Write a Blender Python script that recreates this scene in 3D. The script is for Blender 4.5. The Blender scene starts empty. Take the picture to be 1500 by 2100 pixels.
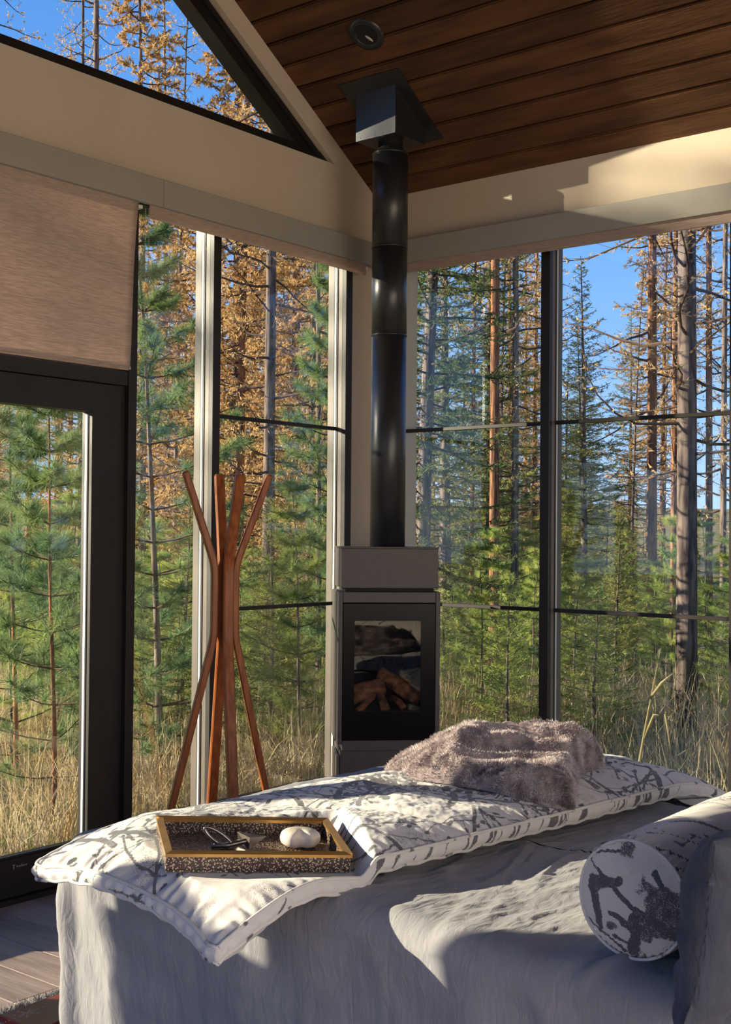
import bpy, bmesh, math, random
import numpy as np
from mathutils import Vector, Matrix

# ------------------------------------------------------------------ camera, sky, sun, exposure
scene = bpy.context.scene
COL = scene.collection
vs = scene.view_settings
vs.view_transform = 'Standard'; vs.look = 'None'; vs.gamma = 1.0; vs.use_curve_mapping = False
vs.exposure = 1.15
cy = scene.cycles
cy.use_adaptive_sampling = True; cy.adaptive_threshold = 0.13
cy.max_bounces = 4; cy.diffuse_bounces = 2; cy.glossy_bounces = 2; cy.transmission_bounces = 2; cy.transparent_max_bounces = 8
cy.caustics_reflective = False; cy.caustics_refractive = False

YAW, PITCH, ROLL, FPX = math.radians(38.885), math.radians(1.023), math.radians(0.4763), 2573.6
CAM = Vector((-5.12, -4.067, 1.42))
Fw = Vector((math.cos(YAW) * math.cos(PITCH), math.sin(YAW) * math.cos(PITCH), math.sin(PITCH)))
R0 = Vector((math.sin(YAW), -math.cos(YAW), 0)); U0 = R0.cross(Fw)
Rv = R0 * math.cos(ROLL) + U0 * math.sin(ROLL); Uv = U0 * math.cos(ROLL) - R0 * math.sin(ROLL)
cd = bpy.data.cameras.new('camera'); cd.sensor_fit = 'HORIZONTAL'; cd.sensor_width = 36.0
cd.lens = FPX * 36.0 / 1500.0; cd.clip_start = 0.05; cd.clip_end = 400
cam = bpy.data.objects.new('camera', cd); COL.objects.link(cam)
M3 = Matrix((Rv, Uv, -Fw)).transposed()
cam.matrix_world = Matrix.Translation(CAM) @ M3.to_4x4()
scene.camera = cam

SUN = Vector((-0.574, 0.776, 0.262)).normalized()
ld = bpy.data.lights.new('sun', 'SUN'); ld.energy = 6.0; ld.color = (1.0, 0.83, 0.62); ld.angle = math.radians(0.5)
sun = bpy.data.objects.new('sun', ld); COL.objects.link(sun); sun.location = (-8, 9, 8)
sun.rotation_euler = SUN.to_track_quat('Z', 'Y').to_euler()

world = bpy.data.worlds.new('sky'); scene.world = world; world.use_nodes = True
wn, wl = world.node_tree.nodes, world.node_tree.links
wn.clear()
wo = wn.new('ShaderNodeOutputWorld'); wb = wn.new('ShaderNodeBackground'); wl.new(wb.outputs[0], wo.inputs[0])
tc = wn.new('ShaderNodeTexCoord'); sx = wn.new('ShaderNodeSeparateXYZ'); wl.new(tc.outputs['Generated'], sx.inputs[0])
rp = wn.new('ShaderNodeValToRGB'); wl.new(sx.outputs['Z'], rp.inputs[0])
rp.color_ramp.elements[0].position = 0.0; rp.color_ramp.elements[0].color = (0.52, 0.67, 0.95, 1)
rp.color_ramp.elements[1].position = 0.6; rp.color_ramp.elements[1].color = (0.05, 0.17, 0.52, 1)
for p_, c_ in ((0.10, (0.28, 0.50, 0.92, 1)), (0.28, (0.12, 0.33, 0.82, 1))):
    e_ = rp.color_ramp.elements.new(p_); e_.color = c_
nz = wn.new('ShaderNodeTexNoise'); nz.inputs['Scale'].default_value = 3.0; nz.inputs['Detail'].default_value = 6
mpw = wn.new('ShaderNodeMapping'); mpw.inputs['Scale'].default_value = (1, 1, 3.5)
wl.new(tc.outputs['Generated'], mpw.inputs[0]); wl.new(mpw.outputs[0], nz.inputs[0])
cr = wn.new('ShaderNodeValToRGB'); wl.new(nz.outputs['Fac'], cr.inputs[0])
cr.color_ramp.elements[0].position = 0.5; cr.color_ramp.elements[0].color = (0, 0, 0, 1)
cr.color_ramp.elements[1].position = 0.72; cr.color_ramp.elements[1].color = (0.6, 0.6, 0.6, 1)
lowm = wn.new('ShaderNodeMapRange'); wl.new(sx.outputs['Z'], lowm.inputs[0])
lowm.inputs[1].default_value = 0.30; lowm.inputs[2].default_value = 0.08; lowm.inputs[3].default_value = 0.0; lowm.inputs[4].default_value = 1.0
mu = wn.new('ShaderNodeMath'); mu.operation = 'MULTIPLY'; wl.new(cr.outputs[0], mu.inputs[0]); wl.new(lowm.outputs[0], mu.inputs[1])
mxw = wn.new('ShaderNodeMixRGB'); wl.new(mu.outputs[0], mxw.inputs[0]); wl.new(rp.outputs[0], mxw.inputs[1]); mxw.inputs[2].default_value = (0.85, 0.84, 0.88, 1)
wl.new(mxw.outputs[0], wb.inputs[0]); wb.inputs[1].default_value = 0.66

# unseen warm area light added behind the camera to brighten the walls
al = bpy.data.lights.new('rear_fill_light', 'AREA'); al.shape = 'RECTANGLE'; al.size = 5.2; al.size_y = 2.3; al.energy = 66; al.color = (1.0, 0.84, 0.66)
alo = bpy.data.objects.new('rear_fill_light', al); COL.objects.link(alo); alo.location = (-3.6, -6.9, 1.40)
alo.rotation_euler = Vector((0.45, 1.0, 0.0)).to_track_quat('-Z', 'Z').to_euler()

rng = np.random.default_rng(7)
random.seed(7)

# ------------------------------------------------------------------ materials
def _nt(name):
    m = bpy.data.materials.new(name); m.use_nodes = True
    nt = m.node_tree; b = nt.nodes['Principled BSDF']
    return m, nt, b

def mat(name, col, rough=0.5, metal=0.0, col2=None, scale=6.0, stretch=(1, 1, 1), bump=0.0, bscale=None, detail=5, spec=0.5, rand=0.0, transl=0.0, contrast=(0.35, 0.65), sheen=0.0):
    m, nt, b = _nt(name)
    N, L = nt.nodes, nt.links
    b.inputs['Roughness'].default_value = rough; b.inputs['Metallic'].default_value = metal
    b.inputs['Specular IOR Level'].default_value = spec
    b.inputs['Base Color'].default_value = (*col, 1)
    if sheen:
        b.inputs['Sheen Weight'].default_value = sheen
    tc = N.new('ShaderNodeTexCoord'); mp = N.new('ShaderNodeMapping'); mp.inputs['Scale'].default_value = stretch
    src = tc.outputs['Object']
    if rand:
        oi = N.new('ShaderNodeObjectInfo'); ad = N.new('ShaderNodeVectorMath'); ad.operation = 'ADD'
        sc_ = N.new('ShaderNodeMath'); sc_.operation = 'MULTIPLY'; sc_.inputs[1].default_value = 37.0
        L.new(oi.outputs['Random'], sc_.inputs[0]); L.new(tc.outputs['Object'], ad.inputs[0]); L.new(sc_.outputs[0], ad.inputs[1])
        src = ad.outputs[0]
    L.new(src, mp.inputs[0])
    colout = None
    if col2 is not None:
        n = N.new('ShaderNodeTexNoise'); n.inputs['Scale'].default_value = scale; n.inputs['Detail'].default_value = min(detail, 3)
        L.new(mp.outputs[0], n.inputs[0])
        r = N.new('ShaderNodeValToRGB'); L.new(n.outputs['Fac'], r.inputs[0])
        r.color_ramp.elements[0].position = contrast[0]; r.color_ramp.elements[0].color = (*col, 1)
        r.color_ramp.elements[1].position = contrast[1]; r.color_ramp.elements[1].color = (*col2, 1)
        colout = r.outputs[0]
        if rand:
            h = N.new('ShaderNodeHueSaturation'); mr = N.new('ShaderNodeMapRange')
            mr.inputs[3].default_value = 1 - rand; mr.inputs[4].default_value = 1 + rand
            L.new(oi.outputs['Random'], mr.inputs[0]); L.new(mr.outputs[0], h.inputs['Value']); L.new(colout, h.inputs['Color'])
            colout = h.outputs[0]
        L.new(colout, b.inputs['Base Color'])
    if bump:
        n2 = N.new('ShaderNodeTexNoise'); n2.inputs['Scale'].default_value = bscale or scale * 4; n2.inputs['Detail'].default_value = 4
        L.new(mp.outputs[0], n2.inputs[0])
        bp = N.new('ShaderNodeBump'); bp.inputs['Strength'].default_value = bump; bp.inputs['Distance'].default_value = 0.01
        L.new(n2.outputs['Fac'], bp.inputs['Height']); L.new(bp.outputs[0], b.inputs['Normal'])
    if transl:
        t = N.new('ShaderNodeBsdfTranslucent'); mx = N.new('ShaderNodeMixShader'); mx.inputs[0].default_value = transl
        out = N['Material Output']
        if colout is not None: L.new(colout, t.inputs[0])
        else: t.inputs[0].default_value = (*col, 1)
        L.new(b.outputs[0], mx.inputs[1]); L.new(t.outputs[0], mx.inputs[2]); L.new(mx.outputs[0], out.inputs[0])
    return m

def glass_mat(name, tint=(0.93, 0.965, 0.945), refl=1.0):
    m, nt, b = _nt(name); N, L = nt.nodes, nt.links
    N.remove(b); out = N['Material Output']
    tr = N.new('ShaderNodeBsdfTransparent'); tr.inputs[0].default_value = (*tint, 1)
    gl = N.new('ShaderNodeBsdfGlossy'); gl.inputs['Roughness'].default_value = 0.0
    ge = N.new('ShaderNodeNewGeometry'); dt = N.new('ShaderNodeVectorMath'); dt.operation = 'DOT_PRODUCT'
    L.new(ge.outputs['Incoming'], dt.inputs[0]); L.new(ge.outputs['True Normal'], dt.inputs[1])
    ab = N.new('ShaderNodeMath'); ab.operation = 'ABSOLUTE'; L.new(dt.outputs['Value'], ab.inputs[0])
    om = N.new('ShaderNodeMath'); om.operation = 'SUBTRACT'; om.inputs[0].default_value = 1.0; L.new(ab.outputs[0], om.inputs[1])
    pw = N.new('ShaderNodeMath'); pw.operation = 'POWER'; pw.inputs[1].default_value = 5.0; L.new(om.outputs[0], pw.inputs[0])
    mu = N.new('ShaderNodeMath'); mu.operation = 'MULTIPLY_ADD'; mu.inputs[1].default_value = 0.96 * refl; mu.inputs[2].default_value = 0.04 * refl
    L.new(pw.outputs[0], mu.inputs[0])
    mx = N.new('ShaderNodeMixShader'); L.new(mu.outputs[0], mx.inputs[0]); L.new(tr.outputs[0], mx.inputs[1]); L.new(gl.outputs[0], mx.inputs[2])
    L.new(mx.outputs[0], out.inputs[0])
    return m

def ink_mat(name, base, ink, rough=0.85, speck=420.0):
    """printed cloth: the print is a point attribute 'ink', broken up by fine noise"""
    m, nt, b = _nt(name); N, L = nt.nodes, nt.links
    b.inputs['Roughness'].default_value = rough; b.inputs['Specular IOR Level'].default_value = 0.15
    b.inputs['Sheen Weight'].default_value = 0.25
    at = N.new('ShaderNodeAttribute'); at.attribute_name = 'ink'
    tc = N.new('ShaderNodeTexCoord')
    n = N.new('ShaderNodeTexNoise'); n.inputs['Scale'].default_value = speck; n.inputs['Detail'].default_value = 3
    L.new(tc.outputs['Object'], n.inputs[0])
    n2 = N.new('ShaderNodeTexNoise'); n2.inputs['Scale'].default_value = 60; n2.inputs['Detail'].default_value = 3
    L.new(tc.outputs['Object'], n2.inputs[0])
    s = N.new('ShaderNodeMath'); s.operation = 'SUBTRACT'; s.inputs[1].default_value = 0.5; L.new(n.outputs['Fac'], s.inputs[0])
    s2 = N.new('ShaderNodeMath'); s2.operation = 'MULTIPLY_ADD'; s2.inputs[1].default_value = 1.5; L.new(s.outputs[0], s2.inputs[0]); L.new(at.outputs['Fac'], s2.inputs[2])
    s3 = N.new('ShaderNodeMath'); s3.operation = 'SUBTRACT'; s3.inputs[1].default_value = 0.5; L.new(n2.outputs['Fac'], s3.inputs[0])
    s4 = N.new('ShaderNodeMath'); s4.operation = 'MULTIPLY_ADD'; s4.inputs[1].default_value = 0.6; L.new(s3.outputs[0], s4.inputs[0]); L.new(s2.outputs[0], s4.inputs[2])
    r = N.new('ShaderNodeValToRGB'); L.new(s4.outputs[0], r.inputs[0])
    r.color_ramp.elements[0].position = 0.36; r.color_ramp.elements[0].color = (*base, 1)
    r.color_ramp.elements[1].position = 0.66; r.color_ramp.elements[1].color = (*ink, 1)
    L.new(r.outputs[0], b.inputs['Base Color'])
    bp = N.new('ShaderNodeBump'); bp.inputs['Strength'].default_value = 0.25; bp.inputs['Distance'].default_value = 0.002
    L.new(n.outputs['Fac'], bp.inputs['Height']); L.new(bp.outputs[0], b.inputs['Normal'])
    return m

def shagreen_mat():
    m, nt, b = _nt('shagreen'); N, L = nt.nodes, nt.links
    tc = N.new('ShaderNodeTexCoord'); v = N.new('ShaderNodeTexVoronoi'); v.inputs['Scale'].default_value = 210
    L.new(tc.outputs['Object'], v.inputs[0])
    r = N.new('ShaderNodeValToRGB'); L.new(v.outputs['Distance'], r.inputs[0])
    r.color_ramp.elements[0].position = 0.28; r.color_ramp.elements[0].color = (0.62, 0.47, 0.33, 1)
    r.color_ramp.elements[1].position = 0.44; r.color_ramp.elements[1].color = (0.05, 0.028, 0.024, 1)
    L.new(r.outputs[0], b.inputs['Base Color']); b.inputs['Roughness'].default_value = 0.35
    return m

def linen_mat(name, col, col2, fold=0.5):
    m, nt, b = _nt(name); N, L = nt.nodes, nt.links
    b.inputs['Roughness'].default_value = 0.9; b.inputs['Specular IOR Level'].default_value = 0.1; b.inputs['Sheen Weight'].default_value = 0.15
    tc = N.new('ShaderNodeTexCoord')
    n = N.new('ShaderNodeTexNoise'); n.inputs['Scale'].default_value = 9; n.inputs['Detail'].default_value = 6
    L.new(tc.outputs['Object'], n.inputs[0])
    r = N.new('ShaderNodeValToRGB'); L.new(n.outputs['Fac'], r.inputs[0])
    r.color_ramp.elements[0].position = 0.3; r.color_ramp.elements[0].color = (*col, 1)
    r.color_ramp.elements[1].position = 0.7; r.color_ramp.elements[1].color = (*col2, 1)
    L.new(r.outputs[0], b.inputs['Base Color'])
    mp = N.new('ShaderNodeMapping'); mp.inputs['Scale'].default_value = (9, 26, 9); mp.inputs['Rotation'].default_value = (0, 0, 0.35)
    L.new(tc.outputs['Object'], mp.inputs[0])
    n1 = N.new('ShaderNodeTexNoise'); n1.inputs['Scale'].default_value = 1.6; n1.inputs['Detail'].default_value = 5; n1.inputs['Distortion'].default_value = 1.2
    L.new(mp.outputs[0], n1.inputs[0])
    n3 = N.new('ShaderNodeTexNoise'); n3.inputs['Scale'].default_value = 420; n3.inputs['Detail'].default_value = 2
    L.new(tc.outputs['Object'], n3.inputs[0])
    b1 = N.new('ShaderNodeBump'); b1.inputs['Strength'].default_value = fold; b1.inputs['Distance'].default_value = 0.006
    L.new(n1.outputs['Fac'], b1.inputs['Height'])
    b2 = N.new('ShaderNodeBump'); b2.inputs['Strength'].default_value = 0.35; b2.inputs['Distance'].default_value = 0.001
    L.new(n3.outputs['Fac'], b2.inputs['Height']); L.new(b1.outputs[0], b2.inputs['Normal']); L.new(b2.outputs[0], b.inputs['Normal'])
    return m

MT = {}
MT['paint'] = mat('beige_paint', (0.66, 0.555, 0.44), 0.85, col2=(0.62, 0.52, 0.41), scale=2.0, bump=0.12, bscale=180)
MT['valance'] = mat('pelmet_taupe', (0.37, 0.345, 0.305), 0.55, col2=(0.35, 0.325, 0.285), scale=3, bump=0.05, bscale=250)
MT['bronze'] = mat('dark_bronze', (0.014, 0.010, 0.010), 0.45, col2=(0.019, 0.014, 0.013), scale=8, spec=0.4)
MT['lining'] = mat('taupe_lining', (0.155, 0.127, 0.104), 0.45, col2=(0.13, 0.107, 0.088), scale=5)
MT['spacer'] = mat('pale_spacer', (0.75, 0.76, 0.72), 0.35)
MT['glass'] = glass_mat('window_glass')
MT['ceil'] = mat('stained_ceiling_wood', (0.062, 0.026, 0.012), 0.55, col2=(0.145, 0.064, 0.028), scale=2.2, stretch=(9, 1.1, 9), bump=0.35, bscale=9, rand=0.3, detail=8, contrast=(0.3, 0.72), spec=0.3)
MT['ceil_dark'] = mat('dark_groove_wood', (0.012, 0.007, 0.005), 0.8)
MT['floor'] = mat('grey_oak_floor', (0.36, 0.27, 0.23), 0.42, col2=(0.52, 0.40, 0.345), scale=2.4, stretch=(14, 1.4, 14), bump=0.15, bscale=6, rand=0.22, detail=7)
MT['floor_dark'] = mat('floor_joint', (0.03, 0.024, 0.02), 0.8)
MT['blind'] = mat('brown_weave_blind', (0.50, 0.385, 0.325), 0.9, col2=(0.66, 0.52, 0.44), scale=16, stretch=(1.2, 1, 16), bump=0.2, bscale=30, transl=0.34, spec=0.1)
MT['chain'] = mat('bead_chain', (0.6, 0.55, 0.48), 0.3, metal=0.6)
MT['bracket'] = mat('white_bracket', (0.8, 0.8, 0.78), 0.4)
MT['steel_black'] = mat('matt_black_steel', (0.018, 0.018, 0.021), 0.34, col2=(0.026, 0.025, 0.028), scale=5, bump=0.03, bscale=120, spec=0.6)
MT['seam'] = mat('seam_ring', (0.05, 0.05, 0.055), 0.35, metal=0.5)
MT['stove'] = mat('charcoal_stove', (0.072, 0.058, 0.052), 0.5, col2=(0.082, 0.067, 0.060), scale=30, bump=0.04, bscale=300)
MT['stove_in'] = mat('soot_black', (0.010, 0.008, 0.007), 0.8)
MT['stove_frame'] = mat('black_glass_frame', (0.008, 0.006, 0.006), 0.25, spec=0.12)
MT['stove_glass'] = glass_mat('stove_glass', (0.80, 0.78, 0.76), 1.0)
MT['log'] = mat('ceramic_log', (0.62, 0.30, 0.14), 0.9, col2=(0.10, 0.05, 0.03), scale=9, stretch=(1, 3, 3), bump=0.8, bscale=16)
MT['ash'] = mat('pale_ember', (0.42, 0.36, 0.30), 0.9, col2=(0.2, 0.17, 0.15), scale=40, bump=0.6, bscale=60)
MT['walnut'] = mat('red_walnut', (0.23, 0.062, 0.018), 0.34, col2=(0.38, 0.120, 0.036), scale=3, stretch=(22, 22, 1.6), detail=7, bump=0.06, bscale=8, spec=0.25)
MT['walnut_edge'] = mat('walnut_ply_edge', (0.13, 0.040, 0.016), 0.4, col2=(0.33, 0.12, 0.045), scale=5, stretch=(40, 40, 0.5), detail=3)
MT['quilt'] = ink_mat('printed_quilt', (0.76, 0.72, 0.69), (0.14, 0.135, 0.145))
MT['piping'] = mat('cream_piping', (0.74, 0.70, 0.66), 0.9, col2=(0.16, 0.155, 0.16), scale=22, contrast=(0.60, 0.66), bump=0.2, bscale=400)
MT['bolster_cloth'] = ink_mat('printed_bolster', (0.73, 0.66, 0.60), (0.11, 0.105, 0.115), speck=500)
MT['linen'] = linen_mat('grey_linen', (0.29, 0.280, 0.300), (0.335, 0.325, 0.345), 0.55)
MT['slate'] = linen_mat('slate_linen', (0.060, 0.064, 0.085), (0.09, 0.095, 0.12), 0.8)
MT['throw'] = mat('faux_fur_base', (0.36, 0.285, 0.285), 1.0, col2=(0.23, 0.18, 0.185), scale=24, spec=0.05, sheen=0.3)
MT['fur'] = mat('faux_fur_pile', (0.82, 0.72, 0.69), 0.8, col2=(0.36, 0.285, 0.29), scale=22, contrast=(0.42, 0.6), spec=0.15, transl=0.15)  # dark base and paler pile put fold highlights and shadows into the colour
MT['shagreen'] = shagreen_mat()
MT['gilt'] = mat('gilded_rim', (0.56, 0.33, 0.11), 0.30, metal=0.75, col2=(0.46, 0.25, 0.075), scale=14)
MT['gunmetal'] = mat('polished_gunmetal', (0.34, 0.30, 0.27), 0.30, metal=0.9, col2=(0.22, 0.19, 0.17), scale=40)
MT['marble'] = mat('cream_marble', (0.80, 0.72, 0.63), 0.35, col2=(0.72, 0.61, 0.50), scale=14, bump=0.04)
MT['red'] = mat('red_lacquer', (0.20, 0.030, 0.026), 0.25, col2=(0.26, 0.055, 0.035), scale=4)
MT['red_mark'] = mat('pale_scratch', (0.62, 0.42, 0.36), 0.6)
MT['rug'] = mat('rug_wool', (0.36, 0.35, 0.36), 1.0, col2=(0.24, 0.235, 0.25), scale=12, spec=0.05)
MT['lamp_lens'] = mat('lamp_lens', (0.62, 0.58, 0.50), 0.25)
MT['mark'] = mat('pale_print', (0.35, 0.34, 0.33), 0.6)
MT['ground'] = mat('forest_floor', (0.36, 0.27, 0.14), 1.0, col2=(0.18, 0.19, 0.06), scale=0.8, bump=0.6, bscale=6, spec=0.05)
MT['dry_grass'] = mat('dry_grass', (0.74, 0.61, 0.40), 0.9, col2=(0.50, 0.37, 0.19), scale=2.5, transl=0.35, spec=0.1)
MT['green_grass'] = mat('green_grass', (0.20, 0.28, 0.06), 0.9, col2=(0.40, 0.38, 0.14), scale=2.0, transl=0.35, spec=0.1)
MT['bark_red'] = mat('red_pine_bark', (0.46, 0.215, 0.11), 0.95, col2=(0.10, 0.055, 0.045), scale=9, stretch=(2.0, 2.0, 0.30), bump=1.0, bscale=9, rand=0.15, spec=0.1)
MT['bark_grey'] = mat('grey_bark', (0.27, 0.21, 0.185), 0.95, col2=(0.07, 0.055, 0.055), scale=9, stretch=(2.0, 2.0, 0.30), bump=1.0, bscale=9, rand=0.15, spec=0.1)
MT['twig'] = mat('dead_twig', (0.16, 0.105, 0.08), 0.95, col2=(0.085, 0.06, 0.055), scale=3, spec=0.1)
MT['fir_needle'] = mat('fir_needle', (0.20, 0.25, 0.07), 0.6, col2=(0.42, 0.39, 0.11), scale=0.9, transl=0.45, rand=0.22, spec=0.3)
MT['dark_needle'] = mat('dark_fir_needle', (0.085, 0.15, 0.06), 0.6, col2=(0.19, 0.24, 0.075), scale=0.9, transl=0.45, rand=0.15, spec=0.3)
MT['pine_needle'] = mat('pine_needle', (0.27, 0.40, 0.11), 0.5, col2=(0.55, 0.56, 0.16), scale=1.4, transl=0.45, rand=0.2, spec=0.3)
MT['blue_needle'] = mat('blue_green_pine_needle', (0.13, 0.25, 0.12), 0.5, col2=(0.30, 0.40, 0.14), scale=1.4, transl=0.4, rand=0.15, spec=0.3)
MT['gold_needle'] = mat('golden_needle', (0.86, 0.60, 0.28), 0.7, col2=(0.68, 0.42, 0.18), scale=0.8, transl=0.35, rand=0.2, spec=0.1)

# ------------------------------------------------------------------ builders
def tag(o, label=None, cat=None, group=None, kind=None):
    if label: o['label'] = label
    if cat: o['category'] = cat
    if group: o['group'] = group
    if kind: o['kind'] = kind
    return o

def thing(name, loc, label, cat, group=None):
    o = bpy.data.objects.new(name, None); COL.objects.link(o); o.location = loc; o.empty_display_size = 0.1
    return tag(o, label, cat, group)

def arr_mesh(name, V, Fc, smooth=False):
    """fast mesh from a vertex array and an (n,3) or (n,4) face array"""
    V = np.asarray(V, dtype=np.float32); Fc = np.asarray(Fc, dtype=np.int32)
    me = bpy.data.meshes.new(name); n, k = Fc.shape
    me.vertices.add(len(V)); me.vertices.foreach_set('co', V.ravel())
    me.loops.add(n * k); me.loops.foreach_set('vertex_index', Fc.ravel())
    me.polygons.add(n)
    me.polygons.foreach_set('loop_start', np.arange(0, n * k, k, dtype=np.int32))
    me.polygons.foreach_set('use_smooth', np.full(n, bool(smooth)))
    me.update(calc_edges=True); me.validate()
    return me

def link(name, me, m, parent=None, loc=None, kind=None):
    if m is not None and not me.materials: me.materials.append(m)
    o = bpy.data.objects.new(name, me); COL.objects.link(o)
    if parent is not None: o.parent = parent
    if loc is not None: o.location = loc
    if kind: o['kind'] = kind
    return o

def put(name, V, Fc, m, parent=None, smooth=False, kind=None):
    """vertices in world space; stored relative to the parent's chain of locations"""
    V = np.asarray(V, dtype=float)
    off = np.zeros(3); p = parent
    while p is not None:
        off += np.array(p.location); p = p.parent
    return link(name, arr_mesh(name, V - off, Fc, smooth), m, parent, kind=kind)

BOXF = np.array([(0, 3, 2, 1), (4, 5, 6, 7), (0, 1, 5, 4), (1, 2, 6, 5), (2, 3, 7, 6), (3, 0, 4, 7)])
def boxv(x0, x1, y0, y1, z0, z1):
    x0, x1 = min(x0, x1), max(x0, x1); y0, y1 = min(y0, y1), max(y0, y1)
    return np.array([(x0, y0, z0), (x1, y0, z0), (x1, y1, z0), (x0, y1, z0), (x0, y0, z1), (x1, y0, z1), (x1, y1, z1), (x0, y1, z1)], float)

def bm_to_obj(name, bm, m, parent=None, smooth=False, kind=None):
    V = np.array([v.co for v in bm.verts]) if False else None
    off = Vector((0, 0, 0)); p = parent
    while p is not None:
        off += Vector(p.location); p = p.parent
    bmesh.ops.translate(bm, verts=bm.verts, vec=-off)
    me = bpy.data.meshes.new(name); bm.to_mesh(me); bm.free()
    for q in me.polygons: q.use_smooth = smooth
    return link(name, me, m, parent, kind=kind)

def bbox(name, x0, x1, y0, y1, z0, z1, m, parent=None, bev=0.002, kind=None, seg=1, xf=None):
    bm = bmesh.new()
    vv = [bm.verts.new(v) for v in boxv(x0, x1, y0, y1, z0, z1)]
    for f in BOXF: bm.faces.new([vv[i] for i in f])
    if bev:
        bmesh.ops.bevel(bm, geom=list(bm.edges), offset=bev, segments=seg, affect='EDGES', profile=0.5)
    if xf is not None: bmesh.ops.transform(bm, matrix=xf, verts=bm.verts)
    return bm_to_obj(name, bm, m, parent, kind=kind)

def tube(path, rad, sides=8, cap=True):
    path = np.asarray(path, float); n = len(path); rad = np.broadcast_to(np.asarray(rad, float), (n,))
    tan = np.gradient(path, axis=0); tan /= np.linalg.norm(tan, axis=1)[:, None] + 1e-12
    ref = np.array([0, 0, 1.0]) if abs(tan[0][2]) < 0.9 else np.array([1.0, 0, 0])
    V = []
    u = np.cross(tan[0], ref); u /= np.linalg.norm(u)
    for i in range(n):
        u = u - tan[i] * (u @ tan[i]); u /= np.linalg.norm(u) + 1e-12; w = np.cross(tan[i], u)
        a = np.arange(sides) * 2 * np.pi / sides
        V.append(path[i] + rad[i] * (np.cos(a)[:, None] * u + np.sin(a)[:, None] * w))
    V = np.concatenate(V); Fq = []
    for i in range(n - 1):
        for j in range(sides):
            k = (j + 1) % sides
            Fq.append((i * sides + j, i * sides + k, (i + 1) * sides + k, (i + 1) * sides + j))
    Fq = np.array(Fq)
    if cap:
        V = np.concatenate([V, path[:1], path[-1:]]); a, b = len(V) - 2, len(V) - 1; t = []
        for j in range(sides):
            k = (j + 1) % sides
            t.append((a, k, j, j)); t.append((b, (n - 1) * sides + j, (n - 1) * sides + k, (n - 1) * sides + k))
        tri = np.array(t)
        T = np.concatenate([Fq[:, [0, 1, 2]], Fq[:, [0, 2, 3]], tri[:, :3]])
        return V, T
    return V, np.concatenate([Fq[:, [0, 1, 2]], Fq[:, [0, 2, 3]]])

def merge(parts):
    Vs, Ts, o = [], [], 0
    if len({np.asarray(T).shape[1] for _, T in parts}) > 1:
        parts = [(V, np.asarray(T) if np.asarray(T).shape[1] == 3 else np.concatenate([np.asarray(T)[:, :3], np.asarray(T)[:, [0, 2, 3]]])) for V, T in parts]
    for V, T in parts:
        Vs.append(V); Ts.append(np.asarray(T) + o); o += len(V)
    return np.concatenate(Vs), np.concatenate(Ts)

def _hash(ix, iy, s):
    h = (ix * 374761393 + iy * 668265263 + s * 974711) & 0x7fffffff
    h = ((h ^ (h >> 13)) * 1274126177) & 0x7fffffff
    return ((h ^ (h >> 16)) & 0xffff) / 65535.0
def vnoise(x, y, s=0):
    x = np.asarray(x, float); y = np.asarray(y, float)
    ix = np.floor(x).astype(np.int64); iy = np.floor(y).astype(np.int64); fx = x - ix; fy = y - iy
    fx = fx * fx * (3 - 2 * fx); fy = fy * fy * (3 - 2 * fy)
    a = _hash(ix, iy, s); b = _hash(ix + 1, iy, s); c = _hash(ix, iy + 1, s); d = _hash(ix + 1, iy + 1, s)
    return (a + (b - a) * fx) * (1 - fy) + (c + (d - c) * fx) * fy
def fbm(x, y, s=0, o=4):
    r = 0; a = 0.5
    for k in range(o):
        r = r + a * (vnoise(x, y, s + k) - 0.5); x = x * 2.03 + 3.1; y = y * 2.03 - 1.7; a *= 0.5
    return r
def sstep(a, b, x):
    t = np.clip((np.asarray(x, float) - a) / (b - a), 0, 1); return t * t * (3 - 2 * t)
def grid_faces(n, m):
    i = np.arange(n - 1)[:, None] * m + np.arange(m - 1)[None, :]
    return np.stack([i, i + m, i + m + 1, i + 1], -1).reshape(-1, 4)
def ridge(x, y, s=0):
    return 1 - np.abs(2 * vnoise(x, y, s) - 1)

# ------------------------------------------------------------------ the room: sizes
ZW, SL, RX, XL, YB = 3.171, 0.65, -3.2, -6.4, -7.0     # wall head, roof slope, ridge x, far side wall, rear wall
def roofz(x): return ZW + SL * (-x if x > RX else x - XL)

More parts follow.
